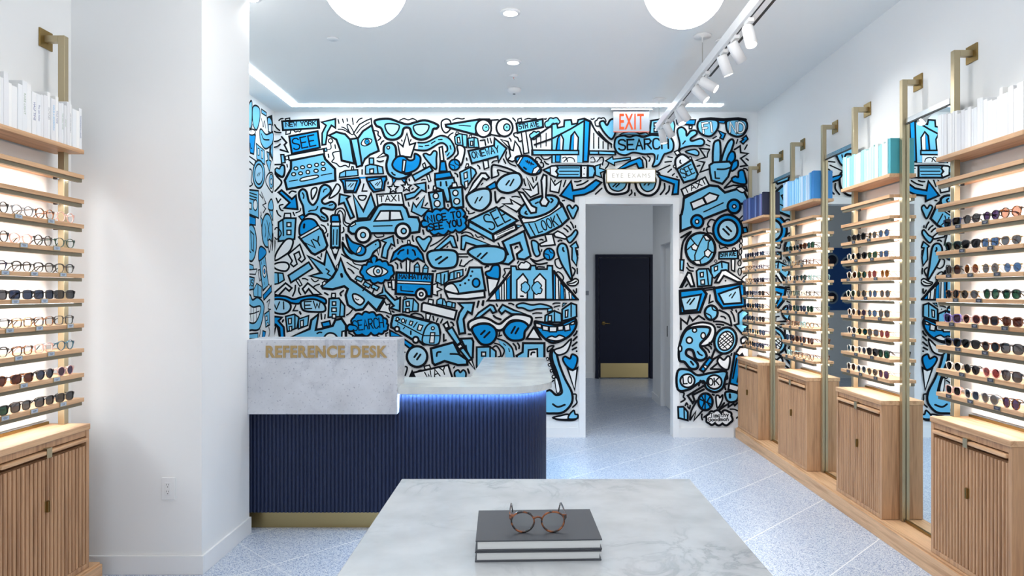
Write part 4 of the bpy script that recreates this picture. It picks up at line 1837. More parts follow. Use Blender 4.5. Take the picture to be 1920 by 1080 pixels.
# ------------------------------------------------------------------ reference desk
TOPZ, UNDZ = 0.906, 0.8625
desk = thing('reference_desk', 'navy fluted reception desk with marble counter and gold REFERENCE DESK lettering', 'desk', (-0.9, 4.9, 0))
LX = XL2 + 0.02
def arc(cx, cy, r, a0, a1, n):
    return [(cx + r * math.cos(a0 + (a1 - a0) * k / n), cy + r * math.sin(a0 + (a1 - a0) * k / n)) for k in range(n + 1)]
RX = -0.808
cnt = [(RX, 4.25), (-0.18, 4.25)] + arc(-0.18, 4.59, 0.34, -math.pi / 2, 0, 20)[1:] + [(0.16, 6.18), (-0.40, 6.18), (-0.397, 4.75), (LX, 4.75), (LX, 4.473), (RX, 4.473)]
b = MB()
b.prism(cnt, UNDZ, TOPZ)
b.build('countertop', M['marble_counter'], desk, bevel=0.003)
b = MB()
b.box(XC + 0.001, RX - 0.0005, 4.22, 4.472, 0.742, 1.205)
b.build('marble_riser', M['marble_desk'], desk, bevel=0.003)
# fluted body following the front, the round corner and the return
path = [(LX + (-0.18 - LX) * k / 600, 4.30) for k in range(600)] + arc(-0.18, 4.59, 0.29, -math.pi / 2, 0, 120) + [(0.11, 4.59 + 1.56 * k / 360) for k in range(1, 361)]
s_len, acc = [0.0], 0.0
for p, q in zip(path, path[1:]):
    acc += math.hypot(q[0] - p[0], q[1] - p[1])
    s_len.append(acc)
PITCH = 0.0245
outer, cur, i = [], 0.0, 0
def at_len(t):
    k = min(range(len(s_len) - 1), key=lambda a: 0 if s_len[a] <= t <= s_len[a + 1] else min(abs(s_len[a] - t), abs(s_len[a + 1] - t)) + 1)
    f = (t - s_len[k]) / max(1e-9, s_len[k + 1] - s_len[k])
    (x0, y0), (x1, y1) = path[k], path[k + 1]
    d = math.hypot(x1 - x0, y1 - y0)
    return x0 + (x1 - x0) * f, y0 + (y1 - y0) * f, (y1 - y0) / d, -(x1 - x0) / d
nfl = int(acc / PITCH)
PITCH = acc / nfl
for k in range(nfl):
    for t in (0.03, 0.2, 0.36, 0.5, 0.64, 0.8, 0.97):
        x, y, nx, ny = at_len((k + t) * PITCH)
        h = 0.0125 * math.sqrt(max(0, 1 - (2 * t - 1) ** 2)) ** 0.9
        outer.append((x + nx * h, y + ny * h))
b = MB()
n = len(outer)
vs = [(x, y, 0.1125) for x, y in outer] + [(x, y, UNDZ - 0.012) for x, y in outer]
b.add(vs, [(i, i + 1, n + i + 1, n + i) for i in range(n - 1)], 0, False)
b.prism([(LX, 4.312), (-0.18, 4.312)] + arc(-0.18, 4.59, 0.278, -math.pi / 2, 0, 16)[1:] + [(0.098, 6.15), (-0.34, 6.15), (-0.34, 4.69), (LX, 4.69)], 0.1125, UNDZ - 0.001)
b.build('fluted_front', M['flute'], desk)
b = MB()
b.prism([(LX, 4.345), (-0.18, 4.345)] + arc(-0.18, 4.59, 0.245, -math.pi / 2, 0, 16)[1:] + [(0.065, 6.12), (-0.32, 6.12), (-0.32, 4.67), (LX, 4.67)], 0.0, 0.1120)
b.build('brass_plinth', M['kick'], desk)
b = MB()
led = [(RX + 0.005, 4.268), (-0.18, 4.268)] + arc(-0.18, 4.59, 0.322, -math.pi / 2, 0, 16)[1:] + [(0.142, 6.15)]
led2 = [(0.130, 6.15)] + arc(-0.18, 4.59, 0.310, 0, -math.pi / 2, 16)[:-1] + [(-0.18, 4.28), (RX + 0.005, 4.28)]
b.prism(led + led2, UNDZ - 0.0024, UNDZ - 0.0004)
b.build('counter_light_strip', M['led_desk'], desk)
zt = EYE - (660.5 - PY) * 4.22 / F
lt = text_obj('lettering', 'REFERENCE DESK', 0.098, M['gold_letter'], desk, ((610.5 - PX) * 4.216 / F, 4.217, zt), (math.pi / 2, 0, 0), 0.003, 0.90, 0.0034, 1.10)

# ------------------------------------------------------------------ display table with books and glasses
TT = 0.93
table = thing('display_table', 'marble topped display table in the foreground carrying two dark books', 'table', (0.054, 1.4, 0))
b = MB()
b.box(-0.385, 0.493, 0.62, 2.081, TT - 0.04, TT)
b.build('tabletop', M['marble_top'], table, bevel=0.003)
b = MB()
b.box(-0.33, 0.44, 0.68, 2.02, TT - 0.13, TT - 0.041)
b.build('apron', M['oak_y'], table, bevel=0.003)
for x in (-0.33, 0.37):
    for y in (0.68, 1.95):
        b = MB()
        b.box(x, x + 0.07, y, y + 0.07, 0, TT - 0.13)
        b.build('leg', M['oak_v'], table, bevel=0.004)

def lying_book(z, t, w, d, rot, loc, label):
    r = thing('hardcover_book', label, 'book', (loc[0], loc[1], z), 'books on the marble table', rot)
    c = 0.0032
    b = MB()
    b.box(-w / 2, w / 2, -d / 2, d / 2, 0, c)
    b.box(-w / 2, w / 2, -d / 2, d / 2, t - c, t)
    b.box(-w / 2, w / 2, d / 2 - c, d / 2, c, t - c)
    b.build('cover', M['cover_dark'], r, True, bevel=0.0008)
    b = MB()
    b.box(-w / 2 + 0.004, w / 2 - 0.004, -d / 2 + 0.004, d / 2 - c - 0.0005, c + 0.0002, t - c - 0.0002)
    b.build('page_block', M['paper'], r, True)
    return r
BR = math.radians(2.0)
lying_book(TT, 0.0222, 0.268, 0.200, BR, (0.0185, 1.542), 'charcoal hardcover book lying on the marble table under a second dark book')
lying_book(TT + 0.0224, 0.0232, 0.268, 0.200, math.radians(2.3), (0.0195, 1.543), 'charcoal hardcover book on top of the pile with tortoiseshell glasses on it')
BOOKTOP = TT + 0.0457

# ------------------------------------------------------------------ eyewear
def outline(kind, n=28):
    """lens outline (x, z) about its centre, metres; x grows away from the nose"""
    pts = []
    for k in range(n):
        t = 2 * math.pi * k / n
        c, s = math.cos(t), math.sin(t)
        if kind == 'round':
            x, z = 0.0235 * c, 0.0222 * s
        elif kind == 'panto':
            x, z = 0.0245 * c * (1 + 0.07 * s), 0.0215 * s * (1.0 if s < 0 else 0.93)
        elif kind == 'square':
            e = 0.52
            x, z = 0.0255 * math.copysign(abs(c) ** e, c) * (1 + 0.06 * s), 0.0192 * math.copysign(abs(s) ** e, s)
        elif kind == 'browline':
            e = 0.72
            x, z = 0.0252 * math.copysign(abs(c) ** e, c) * (1 + 0.06 * s), 0.0198 * math.copysign(abs(s) ** (e if s > 0 else 0.95), s)
        elif kind == 'cateye':
            e = 0.7
            x, z = 0.0258 * math.copysign(abs(c) ** e, c), 0.0196 * math.copysign(abs(s) ** e, s)
            if c > 0 and s > 0:
                z += 0.006 * c * s
        else:  # large
            e = 0.75
            x, z = 0.0272 * math.copysign(abs(c) ** e, c), 0.0232 * math.copysign(abs(s) ** e, s) * (1 if s < 0 else 0.94)
        pts.append((x, z))
    return pts

def eyewear_meshes(kind, rim=0.0029, deep=0.0042, tl=0.105, drop=0.030, wire=False, arm=None):
    o = outline(kind)
    zb = -min(z for x, z in o) + rim
    cx = max(x for x, z in o) + rim * 0.8 + 0.0075
    n = len(o)
    fr = MB()
    halves = []
    if kind == 'browline':
        thick = lambda s: rim * (1.75 if s > 0.25 else 0.45)
    elif kind == 'cateye':
        thick = lambda s: rim * (1.5 if s > 0.3 else 1.0)
    else:
        thick = lambda s: rim
    zmax = max(z for x, z in o)
    for sg in (-1, 1):
        rings = [[], [], [], []]
        for k in range(n):
            x, z = o[k]
            L = math.hypot(x, z)
            th = thick(z / zmax)
            ox_, oz_ = x + x / L * th, z + z / L * th
            for r_, (a, c_, y) in enumerate(((x, z, -deep / 2), (ox_, oz_, -deep / 2), (ox_, oz_, deep / 2), (x, z, deep / 2))):
                rings[r_].append((sg * (cx + a), y + 0.0025 * abs(cx + a) / 0.05, zb + c_))
        vs = [p for r_ in rings for p in r_]
        fs = []
        for r_ in range(4):
            for k in range(n):
                j = (k + 1) % n
                q = (r_ * n + k, r_ * n + j, ((r_ + 1) % 4) * n + j, ((r_ + 1) % 4) * n + k)
                fs.append(q if sg > 0 else tuple(reversed(q)))
        fr.add(vs, fs, 0, True)
    ix = cx - max(x for x, z in o) - rim * 0.4
    zn = zb + zmax * 0.38
    fr.tube([(-ix - 0.002, 0, zn - 0.001), (-ix * 0.5, -0.001, zn + 0.003), (0, -0.0012, zn + 0.004), (ix * 0.5, -0.001, zn + 0.003), (ix + 0.002, 0, zn - 0.001)],
            0.0016 if wire else 0.0023, 6)
    ex = cx + max(x for x, z in o) + rim
    zh = zb + zmax * 0.60
    for sg in (-1, 1):
        if not wire:
            ka, kb = int(n * 0.155), int(n * 0.02)
            q = [(cx + o[ka][0] * 1.06, zb + o[ka][1] * 1.06), (ex + 0.0036, zh + 0.0046), (ex + 0.0036, zh - 0.0036),
                 (cx + o[kb][0] * 1.06, zb + o[kb][1] * 1.06), (cx + o[(ka + kb) // 2][0] * 1.02, zb + o[(ka + kb) // 2][1] * 1.02)]
            fr.prism([(sg * a, c_) for a, c_ in q], 0.0, deep / 2 + 0.003, lambda u, w_, h: (u, h, w_))
            continue
        xa, xb = sorted((sg * (ex - 0.004), sg * (ex + 0.0035)))
        fr.box(xa, xb, 0.001, 0.0062, zh - 0.003, zh + 0.0035)
    lens = []
    for sg in (-1, 1):
        lb = MB()
        vs = [(sg * (cx + x * 1.02), 0.0006 + 0.0025 * (cx + x) / 0.05, zb + z * 1.02) for x, z in o]
        vs2 = [(x, y + 0.0012, z) for x, y, z in vs]
        lb.add(vs + vs2, [tuple(range(n)) if sg > 0 else tuple(reversed(range(n))), tuple(range(2 * n - 1, n - 1, -1)) if sg > 0 else tuple(range(n, 2 * n))])
        lens.append(lb)
    temp = []
    w1, w2 = (0.0009, 0.0012) if wire else (0.0015, 0.0026)
    w1, w2 = arm or (w1, w2)
    for sg in (-1, 1):
        tb = MB()
        x0 = sg * (ex + 0.0015)
        tb.tube([(x0, 0.004, zh), (x0 * 1.01, 0.02, zh), (x0 * 0.99, tl * 0.45, zh - 0.002), (x0 * 0.96, tl * 0.72, zh - 0.004),
                 (x0 * 0.93, tl * 0.83, zh - 0.010), (x0 * 0.90, tl, max(0.003, zh - drop))], w1, 6, r2=w2)
        temp.append(tb)
    return fr, lens, temp

KINDS = ['round', 'panto', 'square', 'browline', 'cateye', 'large']
WIRE = {'round': dict(rim=0.0013, deep=0.002, wire=True)}
EYE_MESH = {}
def eyewear_set(kind, wire):
    key = (kind, wire)
    if key not in EYE_MESH:
        kw = dict(rim=0.0012, deep=0.002, wire=True) if wire else {}
        fr, ln, tm = eyewear_meshes(kind, **kw)
        nm = kind + ('_wire' if wire else '')
        ms = [fr.mesh('front_frame_' + nm)] + [q.mesh('lens_' + nm) for q in ln] + [q.mesh('temple_' + nm) for q in tm]
        for me in ms:
            me.materials.append(None)
        EYE_MESH[key] = ms
    return EYE_MESH[key]

FR = {  # frame colours
 'K': ('black', mat('acetate_black', srgb(24, 24, 27), 0.2, coat=0.4), False),
 'T': ('tortoiseshell', tortoise('acetate_tortoise', srgb(168, 104, 52), srgb(40, 24, 18)), False),
 'L': ('light tortoiseshell', tortoise('acetate_light_tortoise', srgb(214, 178, 120), srgb(92, 62, 40)), False),
 'N': ('navy', mat('acetate_navy', srgb(34, 42, 78), 0.2, coat=0.4), False),
 'P': ('pale pink', mat('acetate_pink', srgb(232, 188, 178), 0.2, coat=0.4), False),
 'C': ('cream', mat('acetate_cream', srgb(238, 230, 216), 0.2, coat=0.4), False),
 'B': ('brown', mat('acetate_brown', srgb(104, 66, 44), 0.2, coat=0.4), False),
 'V': ('lilac', mat('acetate_lilac', srgb(128, 112, 178), 0.2, coat=0.4), False),
 'E': ('dark green', mat('acetate_green', srgb(30, 66, 54), 0.2, coat=0.4), False),
 'Y': ('pale teal', mat('acetate_teal', srgb(130, 178, 180), 0.2, coat=0.4), False),
 'D': ('deep teal', mat('acetate_deep_teal', srgb(44, 92, 110), 0.2, coat=0.4), False),
 'G': ('grey', mat('acetate_grey', srgb(120, 122, 126), 0.2, coat=0.4), False),
 'O': ('gold wire', mat('wire_gold', srgb(200, 168, 112), 0.25, 1.0), True),
 'W': ('black wire', mat('wire_black', srgb(40, 40, 44), 0.3, 0.6), True),
 'S': ('silver wire', mat('wire_silver', srgb(190, 192, 196), 0.25, 1.0), True),
}
LE = {  # lens colours
 'c': ('clear', glass_mix('lens_clear', (0.96, 0.97, 0.97, 1), 0.03)),
 'k': ('dark grey', glass_mix('lens_dark_grey', (0.12, 0.12, 0.135, 1), 0.04)),
 's': ('grey', glass_mix('lens_grey', (0.28, 0.29, 0.31, 1), 0.05)),
 'g': ('green', glass_mix('lens_green', (0.13, 0.25, 0.20, 1), 0.05)),
 'b': ('blue', glass_mix('lens_blue', (0.21, 0.31, 0.46, 1), 0.06)),
 'n': ('slate blue', glass_mix('lens_slate', (0.16, 0.20, 0.29, 1), 0.05)),
 'r': ('rose', glass_mix('lens_rose', (0.42, 0.20, 0.21, 1), 0.05)),
 'p': ('pale pink', glass_mix('lens_pale_pink', (0.75, 0.55, 0.46, 1), 0.05)),
 'a': ('amber', glass_mix('lens_amber', (0.42, 0.25, 0.10, 1), 0.05)),
 'u': ('purple', glass_mix('lens_purple', (0.26, 0.20, 0.34, 1), 0.05)),
 'w': ('brown', glass_mix('lens_brown', (0.25, 0.15, 0.12, 1), 0.05)),
}
SH = {'r': 'round', 'p': 'panto', 's': 'square', 'b': 'browline', 'c': 'cateye', 'l': 'large'}
ORD = ['first', 'second', 'third', 'fourth', 'fifth', 'sixth', 'seventh', 'eighth', 'ninth', 'tenth']

def place_eyewear(code, loc, rot, label, group, temple_len=None):
    fc, lc, sc = code
    fname, fm, wire = FR[fc]
    lname, lm = LE[lc]
    kind = SH[sc]
    clear = lc == 'c'
    nm = 'eyeglasses' if clear else 'sunglasses'
    r = thing(nm, label, 'glasses', loc, group, rot)
    ms = eyewear_set(kind, wire)
    for me, part, mt in zip(ms, ('front_frame', 'lens', 'lens', 'temple', 'temple'), (fm, lm, lm, fm, fm)):
        o = bpy.data.objects.new(part, me)
        COL.objects.link(o)
        o.parent = r
        o.material_slots[0].link = 'OBJECT'
        o.material_slots[0].material = mt
    return r

# the tortoiseshell pair on the book pile
fr, ln, tm = eyewear_meshes('panto', rim=0.0036, deep=0.0045, tl=0.138, drop=0.040, arm=(0.0018, 0.0036))
pair = thing('eyeglasses', 'tortoiseshell eyeglasses with clear lenses standing on the dark books', 'glasses', (0.0215, 1.484, BOOKTOP + 0.0004), None, math.radians(1.5))
tm_big = tortoise('polished_tortoiseshell', srgb(160, 88, 42), srgb(34, 22, 18), 60.0)
fr.build('front_frame', tm_big, pair, True)
for q in ln:
    q.build('lens', LE['c'][1], pair, True)
for q in tm:
    q.build('temple', tm_big, pair, True)
pair.scale = (0.94, 1, 0.96)

# ------------------------------------------------------------------ oak display racks
ROWZ = [0.961 + 0.1258 * k for k in range(10)][::-1]     # top faces of the ten glasses shelves, highest first
BOOKZ = 2.222
SHELF_T = 0.020

def fx(side, d):
    """x at distance d in front of the rack's wall"""
    return XR - d if side == 'R' else XL + d

def xr(side, d0, d1):
    a, c = fx(side, d0), fx(side, d1)
    return (min(a, c), max(a, c))

def rack(side, y_near, y_far, where, label, tags):
    yl0, yl1 = y_near - 0.006, y_far + 0.030
    if side == 'R':
        yl1 = min(yl1, YB - 0.016)
    base = (fx(side, 0.12), (y_near + y_far) / 2, 0)
    r = thing('display_rack', label, 'display rack', (base[0], base[1], 0.108), 'brass and oak eyewear racks')
    # white panel behind the shelves
    b = MB()
    x0, x1 = xr(side, 0.004, 0.016)
    b.box(x0, x1, y_near + 0.02, y_far - 0.03, 0.86, BOOKZ - 0.03)
    b.build('back_panel', M['panel'], r)
    # two square posts that turn back to the wall
    pw = 0.032
    for y in ((y_near - 0.040), (y_far - 0.032)):
        b = MB()
        x0, x1 = xr(side, 0.076, 0.108)
        b.box(x0, x1, y, y + pw, 0.112 if y < y_near else 0.8355, 2.784)
        x0b, x1b = xr(side, 0.008, 0.076)
        b.box(x0b, x1b, y, y + pw, 2.784 - pw, 2.784)
        post = b.build('post', M['brass'], r, bevel=0.0015)
        b = MB()
        x0, x1 = xr(side, 0.0005, 0.008)
        b.box(x0, x1, y - 0.03, y + pw + 0.03, 2.784 - pw - 0.03, 2.784 + 0.03)
        b.build('wall_plate', M['brass_dark'], post, bevel=0.001)
    # book shelf
    b = MB()
    x0, x1 = xr(side, 0.018, 0.168)
    b.box(x0, x1, yl0, yl1, BOOKZ - 0.022, BOOKZ)
    b.build('book_shelf', M['oak_y'], r, bevel=0.0015)
    # ten lit shelves
    for i, z in enumerate(ROWZ):
        b = MB()
        x0, x1 = xr(side, 0.018, 0.168)
        b.box(x0, x1, yl0, yl1, z - SHELF_T, z)
        s = b.build('shelf', M['oak_y'], r, bevel=0.001)
        b = MB()
        x0, x1 = xr(side, 0.136, 0.160)
        b.box(x0, x1, yl0 + 0.003, yl1 - 0.006, z - SHELF_T - 0.018, z - SHELF_T - 0.001)
        b.build('metal_profile', M['profile'], s)
        b = MB()
        x0, x1 = xr(side, 0.100, 0.128)
        b.box(x0, x1, yl0 + 0.012, yl1 - 0.02, z - SHELF_T - 0.006, z - SHELF_T - 0.001)
        b.build('light_strip', M['led_shelf'], s)
        for y in (y_near + 0.012, y_far - 0.058):
            b = MB()
            x0, x1 = xr(side, 0.07, 0.092)
            b.box(x0, x1, y, y + 0.014, z - SHELF_T - 0.014, z - SHELF_T - 0.0005)
            b.build('bracket', M['black'], s)
        if i >= 2:
            for f in tags[(i * 3) % len(tags)]:
                yc = yl0 + (yl1 - yl0) * f
                b = MB()
                x0, x1 = xr(side, 0.1685, 0.1715)
                b.box(x0, x1, yc - 0.024, yc + 0.024, z - 0.019, z + 0.004)
                h = b.build('label_holder', M['brass'], s)
                b = MB()
                x0, x1 = xr(side, 0.1715, 0.1722)
                b.box(x0, x1, yc - 0.0205, yc + 0.0205, z - 0.0155, z + 0.0005)
                x0, x1 = xr(side, 0.1722, 0.1724)
                for q in range(2):
                    b.box(x0, x1, yc - 0.012 + 0.003 * q, yc + 0.012 - 0.004 * q, z - 0.0065 - 0.005 * q, z - 0.0045 - 0.005 * q, 1)
                b.build('price_label', [M['dark_label' if side == 'R' else 'pale_label'], M['tag_text' if side == 'R' else 'dark_label']], s)
    return r

def cabinet(side, y_near, y_far, label):
    r = thing('storage_cabinet', label, 'cabinet', (fx(side, 0.11), (y_near + y_far) / 2, 0.1105), 'ribbed oak cabinets')
    X = lambda a, c: xr(side, a, c)
    zb, zt = 0.1105, 0.835
    b = MB()
    b.box(*X(0.004, 0.212), y_near, y_near + 0.022, zb, zt - 0.030)
    b.box(*X(0.004, 0.212), y_far - 0.022, y_far, zb, zt - 0.030)
    b.box(*X(0.004, 0.190), y_near + 0.022, y_far - 0.022, zb + 0.024, zt - 0.105)
    b.box(*X(0.004, 0.212), y_near + 0.022, y_far - 0.022, zb, zb + 0.024)
    b.box(*X(0.004, 0.208), y_near + 0.022, y_far - 0.022, zt - 0.060, zt - 0.030)
    b.build('carcass', M['oak_v'], r, bevel=0.001)
    b = MB()
    b.box(*X(0.004, 0.218), y_near - 0.003, y_far + 0.003, zt - 0.0295, zt)
    b.build('top', M['oak_y'], r, bevel=0.003)
    # pull-out tray with rounded lip and brass tab
    b = MB()
    b.box(*X(0.02, 0.224), y_near + 0.024, y_far - 0.024, zt - 0.086, zt - 0.067)
    tray = b.build('pull_out_tray', M['oak_y'], r, bevel=0.006)
    ym = (y_near + y_far) / 2
    b = MB()
    b.box(*X(0.225, 0.2275), ym - 0.017, ym + 0.017, zt - 0.10, zt - 0.054)
    b.box(*X(0.205, 0.2275), ym - 0.017, ym + 0.017, zt - 0.0565, zt - 0.054)
    b.build('brass_tab', M['brass'], tray, bevel=0.001)
    # ribbed doors
    for d, (a, c) in enumerate(((y_near + 0.0235, ym - 0.0012), (ym + 0.0012, y_far - 0.0235))):
        b = MB()
        z0, z1 = zb + 0.026, zt - 0.107
        b.box(*X(0.1905, 0.199), a, c, z0, z1)
        n = 11
        w = (c - a) / n
        for k in range(n):
            y0 = a + w * k
            g = w * 0.14
            x_in, x_md, x_out = fx(side, 0.199), fx(side, 0.2075), fx(side, 0.2115)
            poly = [(y0 + g, x_in), (y0 + w - g, x_in), (y0 + w - g * 1.2, x_md), (y0 + w * 0.68, x_out), (y0 + w * 0.32, x_out), (y0 + g * 1.2, x_md)]
            b.prism(poly, z0, z1, lambda u, v, h: (v, u, h))
        door = b.build('door', M['oak_v'], r)
        yh = ym - 0.0068 if d == 0 else ym + 0.0068
        b = MB()
        zh = zb + 0.40
        b.box(*X(0.2118, 0.2150), yh - 0.0045, yh + 0.0045, zh - 0.024, zh + 0.026)
        b.box(*X(0.2150, 0.2250), yh - 0.002 + (0.0025 if d == 0 else -0.0025), yh + 0.002 + (0.0025 if d == 0 else -0.0025), zh - 0.026, zh + 0.026)
        b.build('handle', M['brass_dark'], door, bevel=0.0008)
    b = MB()
    b.box(*X(0.012, 0.024), y_near + 0.14, y_far - 0.02, zt + 0.0002, zt + 0.014)
    b.build('back_rail', M['brass_dark'], r)
    return r

def plinth(side, y0, y1, label):
    b = MB()
    b.box(*xr(side, 0.001, 0.236), y0, y1, 0.0, 0.098)
    b.box(*xr(side, 0.001, 0.224), y0 + 0.001, y1 - 0.001, 0.098, 0.108)
    return tag(b.build('plinth', M['oak_y'], bevel=0.002), label, 'plinth')

plinth('R', 0.4, YB - 0.015, 'long low oak plinth under the right hand cabinets and mirrors')
plinth('L', 1.2, 3.52, 'low oak plinth under the ribbed cabinet beside the column')

TAGS = [[0.27, 0.55], [0.30, 0.62], [0.18, 0.45, 0.75], [0.22, 0.50, 0.83], [0.35, 0.68]]
TAGS_R = [[1 - f for f in t] for t in TAGS]
SPOTS = [  # side, near, far, where it is found, books
 ('R', 6.405, 7.018, 'navy books', 'navy'),
 ('R', 5.285, 5.895, 'light blue books', 'blue'),
 ('R', 4.165, 4.775, 'teal books', 'teal'),
 ('R', 3.045, 3.655, 'right white books', 'white'),
 ('L', 2.840, 3.450, 'left white books', 'white'),
]
RACK_LABEL = {
 'navy books': 'brass and oak eyewear rack nearest the mural, topped with navy books',
 'light blue books': 'brass and oak eyewear rack topped with light blue books',
 'teal books': 'brass and oak eyewear rack topped with teal books',
 'right white books': 'nearest right brass and oak eyewear rack, topped with white books',
 'left white books': 'left brass and oak eyewear rack beside the white column, topped with white books'}
CAB_LABEL = {
 'navy books': 'ribbed oak cabinet nearest the mural, under the navy books',
 'light blue books': 'ribbed two-door oak cabinet under the light blue books',
 'teal books': 'ribbed two-door oak cabinet under the teal books',
 'right white books': 'nearest ribbed oak cabinet on the right, under white books',
 'left white books': 'ribbed oak cabinet on the left beside the white column'}

# frame / lens / shape, from the far end of each shelf to the near end
STOCK = {
 'right white books': ['Nks Ksp Kup Tpr', 'Ekb Kkb Lbs Osb', 'Kwr Car Osr Obp', 'Tkp Osp Kgr Kgb', 'Vuc Pwp Bkc Bwc', 'Nkb Kkb Bkp Ksl', 'Ckp Kkp Prp Ksl', 'Pkc Cnc Gsp Tur'],
 'teal books': ['Kkp Kkr Osp Obr', 'Ckp Kkp Ogc Obs', 'Cwr Ogr Orr Oar', 'Cgp Osr Obr Osr', 'Cwp Oup Obp Osl', 'Cnp Ogp Osl Orr', 'Ckp Cnp Kkl Kgl', 'Cwr Cbp Osp Oul'],
 'light blue books': ['Kgs Kkp Twl Kgl', 'Dcs Lcs Kcs Bcs', 'Cwp Kkp Kgp Ycs', 'Kcp Ecp Ccp Kcs', 'Nkl Egl Nnl Egl', 'Bcp Bcs Ycp Lcp', 'Nnl Twl Bwl Bwl', 'Ycp Bcs Tcs Tcp'],
 'navy books': ['Nnr Nkr Nnp Nns', 'Lcp Tcp Ncs Ncs', 'Lcr Tcp Nns Nks', 'Nns Nkp Ncs Bks', 'Nkp Lks Nnl Osl', 'Nns Nkl Obs Ksl', 'Kns Obl Ogp Nbl', 'Lks Lkl Nbs Nnl'],
 'left white books': ['Pcr Tcr Gcp Kcr', 'Ecp Kcr Pcp Kcr', 'Kcb Kcb Kcb Ncb', 'Kss Kns Kns Kss', 'Kcs Tcs Lcs Kcs', 'Dcp Pcs Tcs Kcb', 'Pup Knp Tws Twp', 'Kss Kss Kss Kgs'],
}

for side, yn, yf, where, bk in SPOTS:
    rack(side, yn, yf, where, RACK_LABEL[where], TAGS_R if side == 'R' else TAGS)
    cabinet(side, yn, yf, CAB_LABEL[where])
    for i, row in enumerate(STOCK[where]):
        z = ROWZ[i + 2]
        codes = row.split()
        for j, code in enumerate(codes):
            y = yf - 0.045 - (yf - yn - 0.03) * (j + 0.12) / 4 - 0.02
            y += random.uniform(-0.006, 0.006)
            d = 0.150 + random.uniform(-0.004, 0.002)
            rot = (-math.pi / 2 if side == 'R' else math.pi / 2) + math.radians(random.uniform(-5, 5))
            fname, lname, kind = FR[code[0]][0], LE[code[1]][0], SH[code[2]]
            what = 'eyeglasses' if code[1] == 'c' else 'sunglasses'
            look = f"{fname} {what}" if code[1] == 'c' else f"{fname} {what}, {lname} lenses"
            lab = f"{look}, {ORD[j]} from far end, {ORD[i + 2]} shelf below {where}"
            place_eyewear(code, (fx(side, d), y, z + 0.0004), rot, lab, f"glasses on the rack of {where}")

# mirrors between the right hand racks
def mirror(y0, y1, label):
    r = thing('wall_mirror', label, 'mirror', (2.30, (y0 + y1) / 2, 0.109), 'mirrors between the racks')
    b = MB()
    b.box(2.284, 2.296, y0, y1, 0.125, 2.516)
    b.build('mirror_glass', M['mirror'], r)
    b = MB()
    b.box(2.276, 2.36, y0, y1, 0.1095, 0.1245)
    b.build('bottom_channel', M['brass_dark'], r)
    b = MB()
    b.box(2.2795, 2.283, y0, y1, 2.508, 2.5165, 1)
    b.box(2.278, 2.31, y0, y1, 2.517, 2.545)
    b.build('top_channel', [M['chrome'], M['black']], r)
    b = MB()
    b.box(2.297, 2.309, y0 + 0.004, y1 - 0.004, 0.125, 2.516)
    b.build('backing_board', M['panel'], r)
mirror(5.932, 6.358, 'tall mirror between the navy book rack and the light blue book rack')
mirror(4.812, 5.238, 'tall mirror between the light blue book rack and the teal book rack')
mirror(3.692, 4.118, 'tall mirror between the teal book rack and the nearest right rack')

# ------------------------------------------------------------------ books on the top shelves
def pal(name, *cols):
    return [mat(f'{name}_cloth_{k}', srgb(*c), 0.6) for k, c in enumerate(cols)]
CLOTH = {
 'white': pal('white', (238, 238, 238), (230, 230, 232), (243, 242, 240), (234, 236, 238)),
 'teal': pal('teal', (72, 164, 176), (150, 214, 222), (206, 238, 242), (186, 226, 224), (226, 242, 244), (130, 200, 208), (232, 240, 236)),
 'blue': pal('blue', (62, 142, 212), (128, 200, 240), (170, 218, 246), (192, 228, 250), (96, 176, 232), (206, 226, 248), (150, 196, 240)),
 'navy': pal('navy', (34, 38, 66), (58, 76, 132), (84, 104, 164), (104, 102, 150), (46, 58, 104), (120, 140, 190), (72, 78, 128)),
}
SHADE = {'white': ['bright white', 'cool white', 'warm white', 'plain white'],
         'teal': ['deep teal', 'aqua', 'ice blue', 'sage white', 'pale ice', 'mid teal', 'off-white'],
         'blue': ['strong blue', 'sky blue', 'pale blue', 'ice blue', 'bright blue', 'lavender blue', 'soft blue'],
         'navy': ['dark navy', 'denim blue', 'mid blue', 'dusty purple', 'ink blue', 'pale slate blue', 'indigo']}
INK = {'blue': mat('ink_light_blue', srgb(110, 184, 226), 0.6), 'navy': mat('ink_navy', srgb(92, 106, 156), 0.6),
       'grey': mat('ink_grey', srgb(160, 162, 170), 0.6), 'green': mat('ink_sage', srgb(176, 190, 172), 0.6), 'rose': mat('ink_rose', srgb(222, 160, 160), 0.6)}
TITLES = {0: ('TOMORROW LAND', 'navy', 0.5), 3: ('LIFE WITH NO FAMILY', 'grey', 0.5), 5: ('STATUS', 'green', 0.6), 6: ('THE IDEAL WIVES', 'green', 0.55),
          8: ('WILD RIDE', 'navy', 0.4), 9: ('HOLD A SCORPION', 'blue', 0.58), 10: ('OUTLINES', 'grey', 0.6), 14: ('HALF TIME', 'navy', 0.6), 13: ('The Last Indian', 'navy', 0.55), 16: ('RARE LIGHT', 'green', 0.6)}

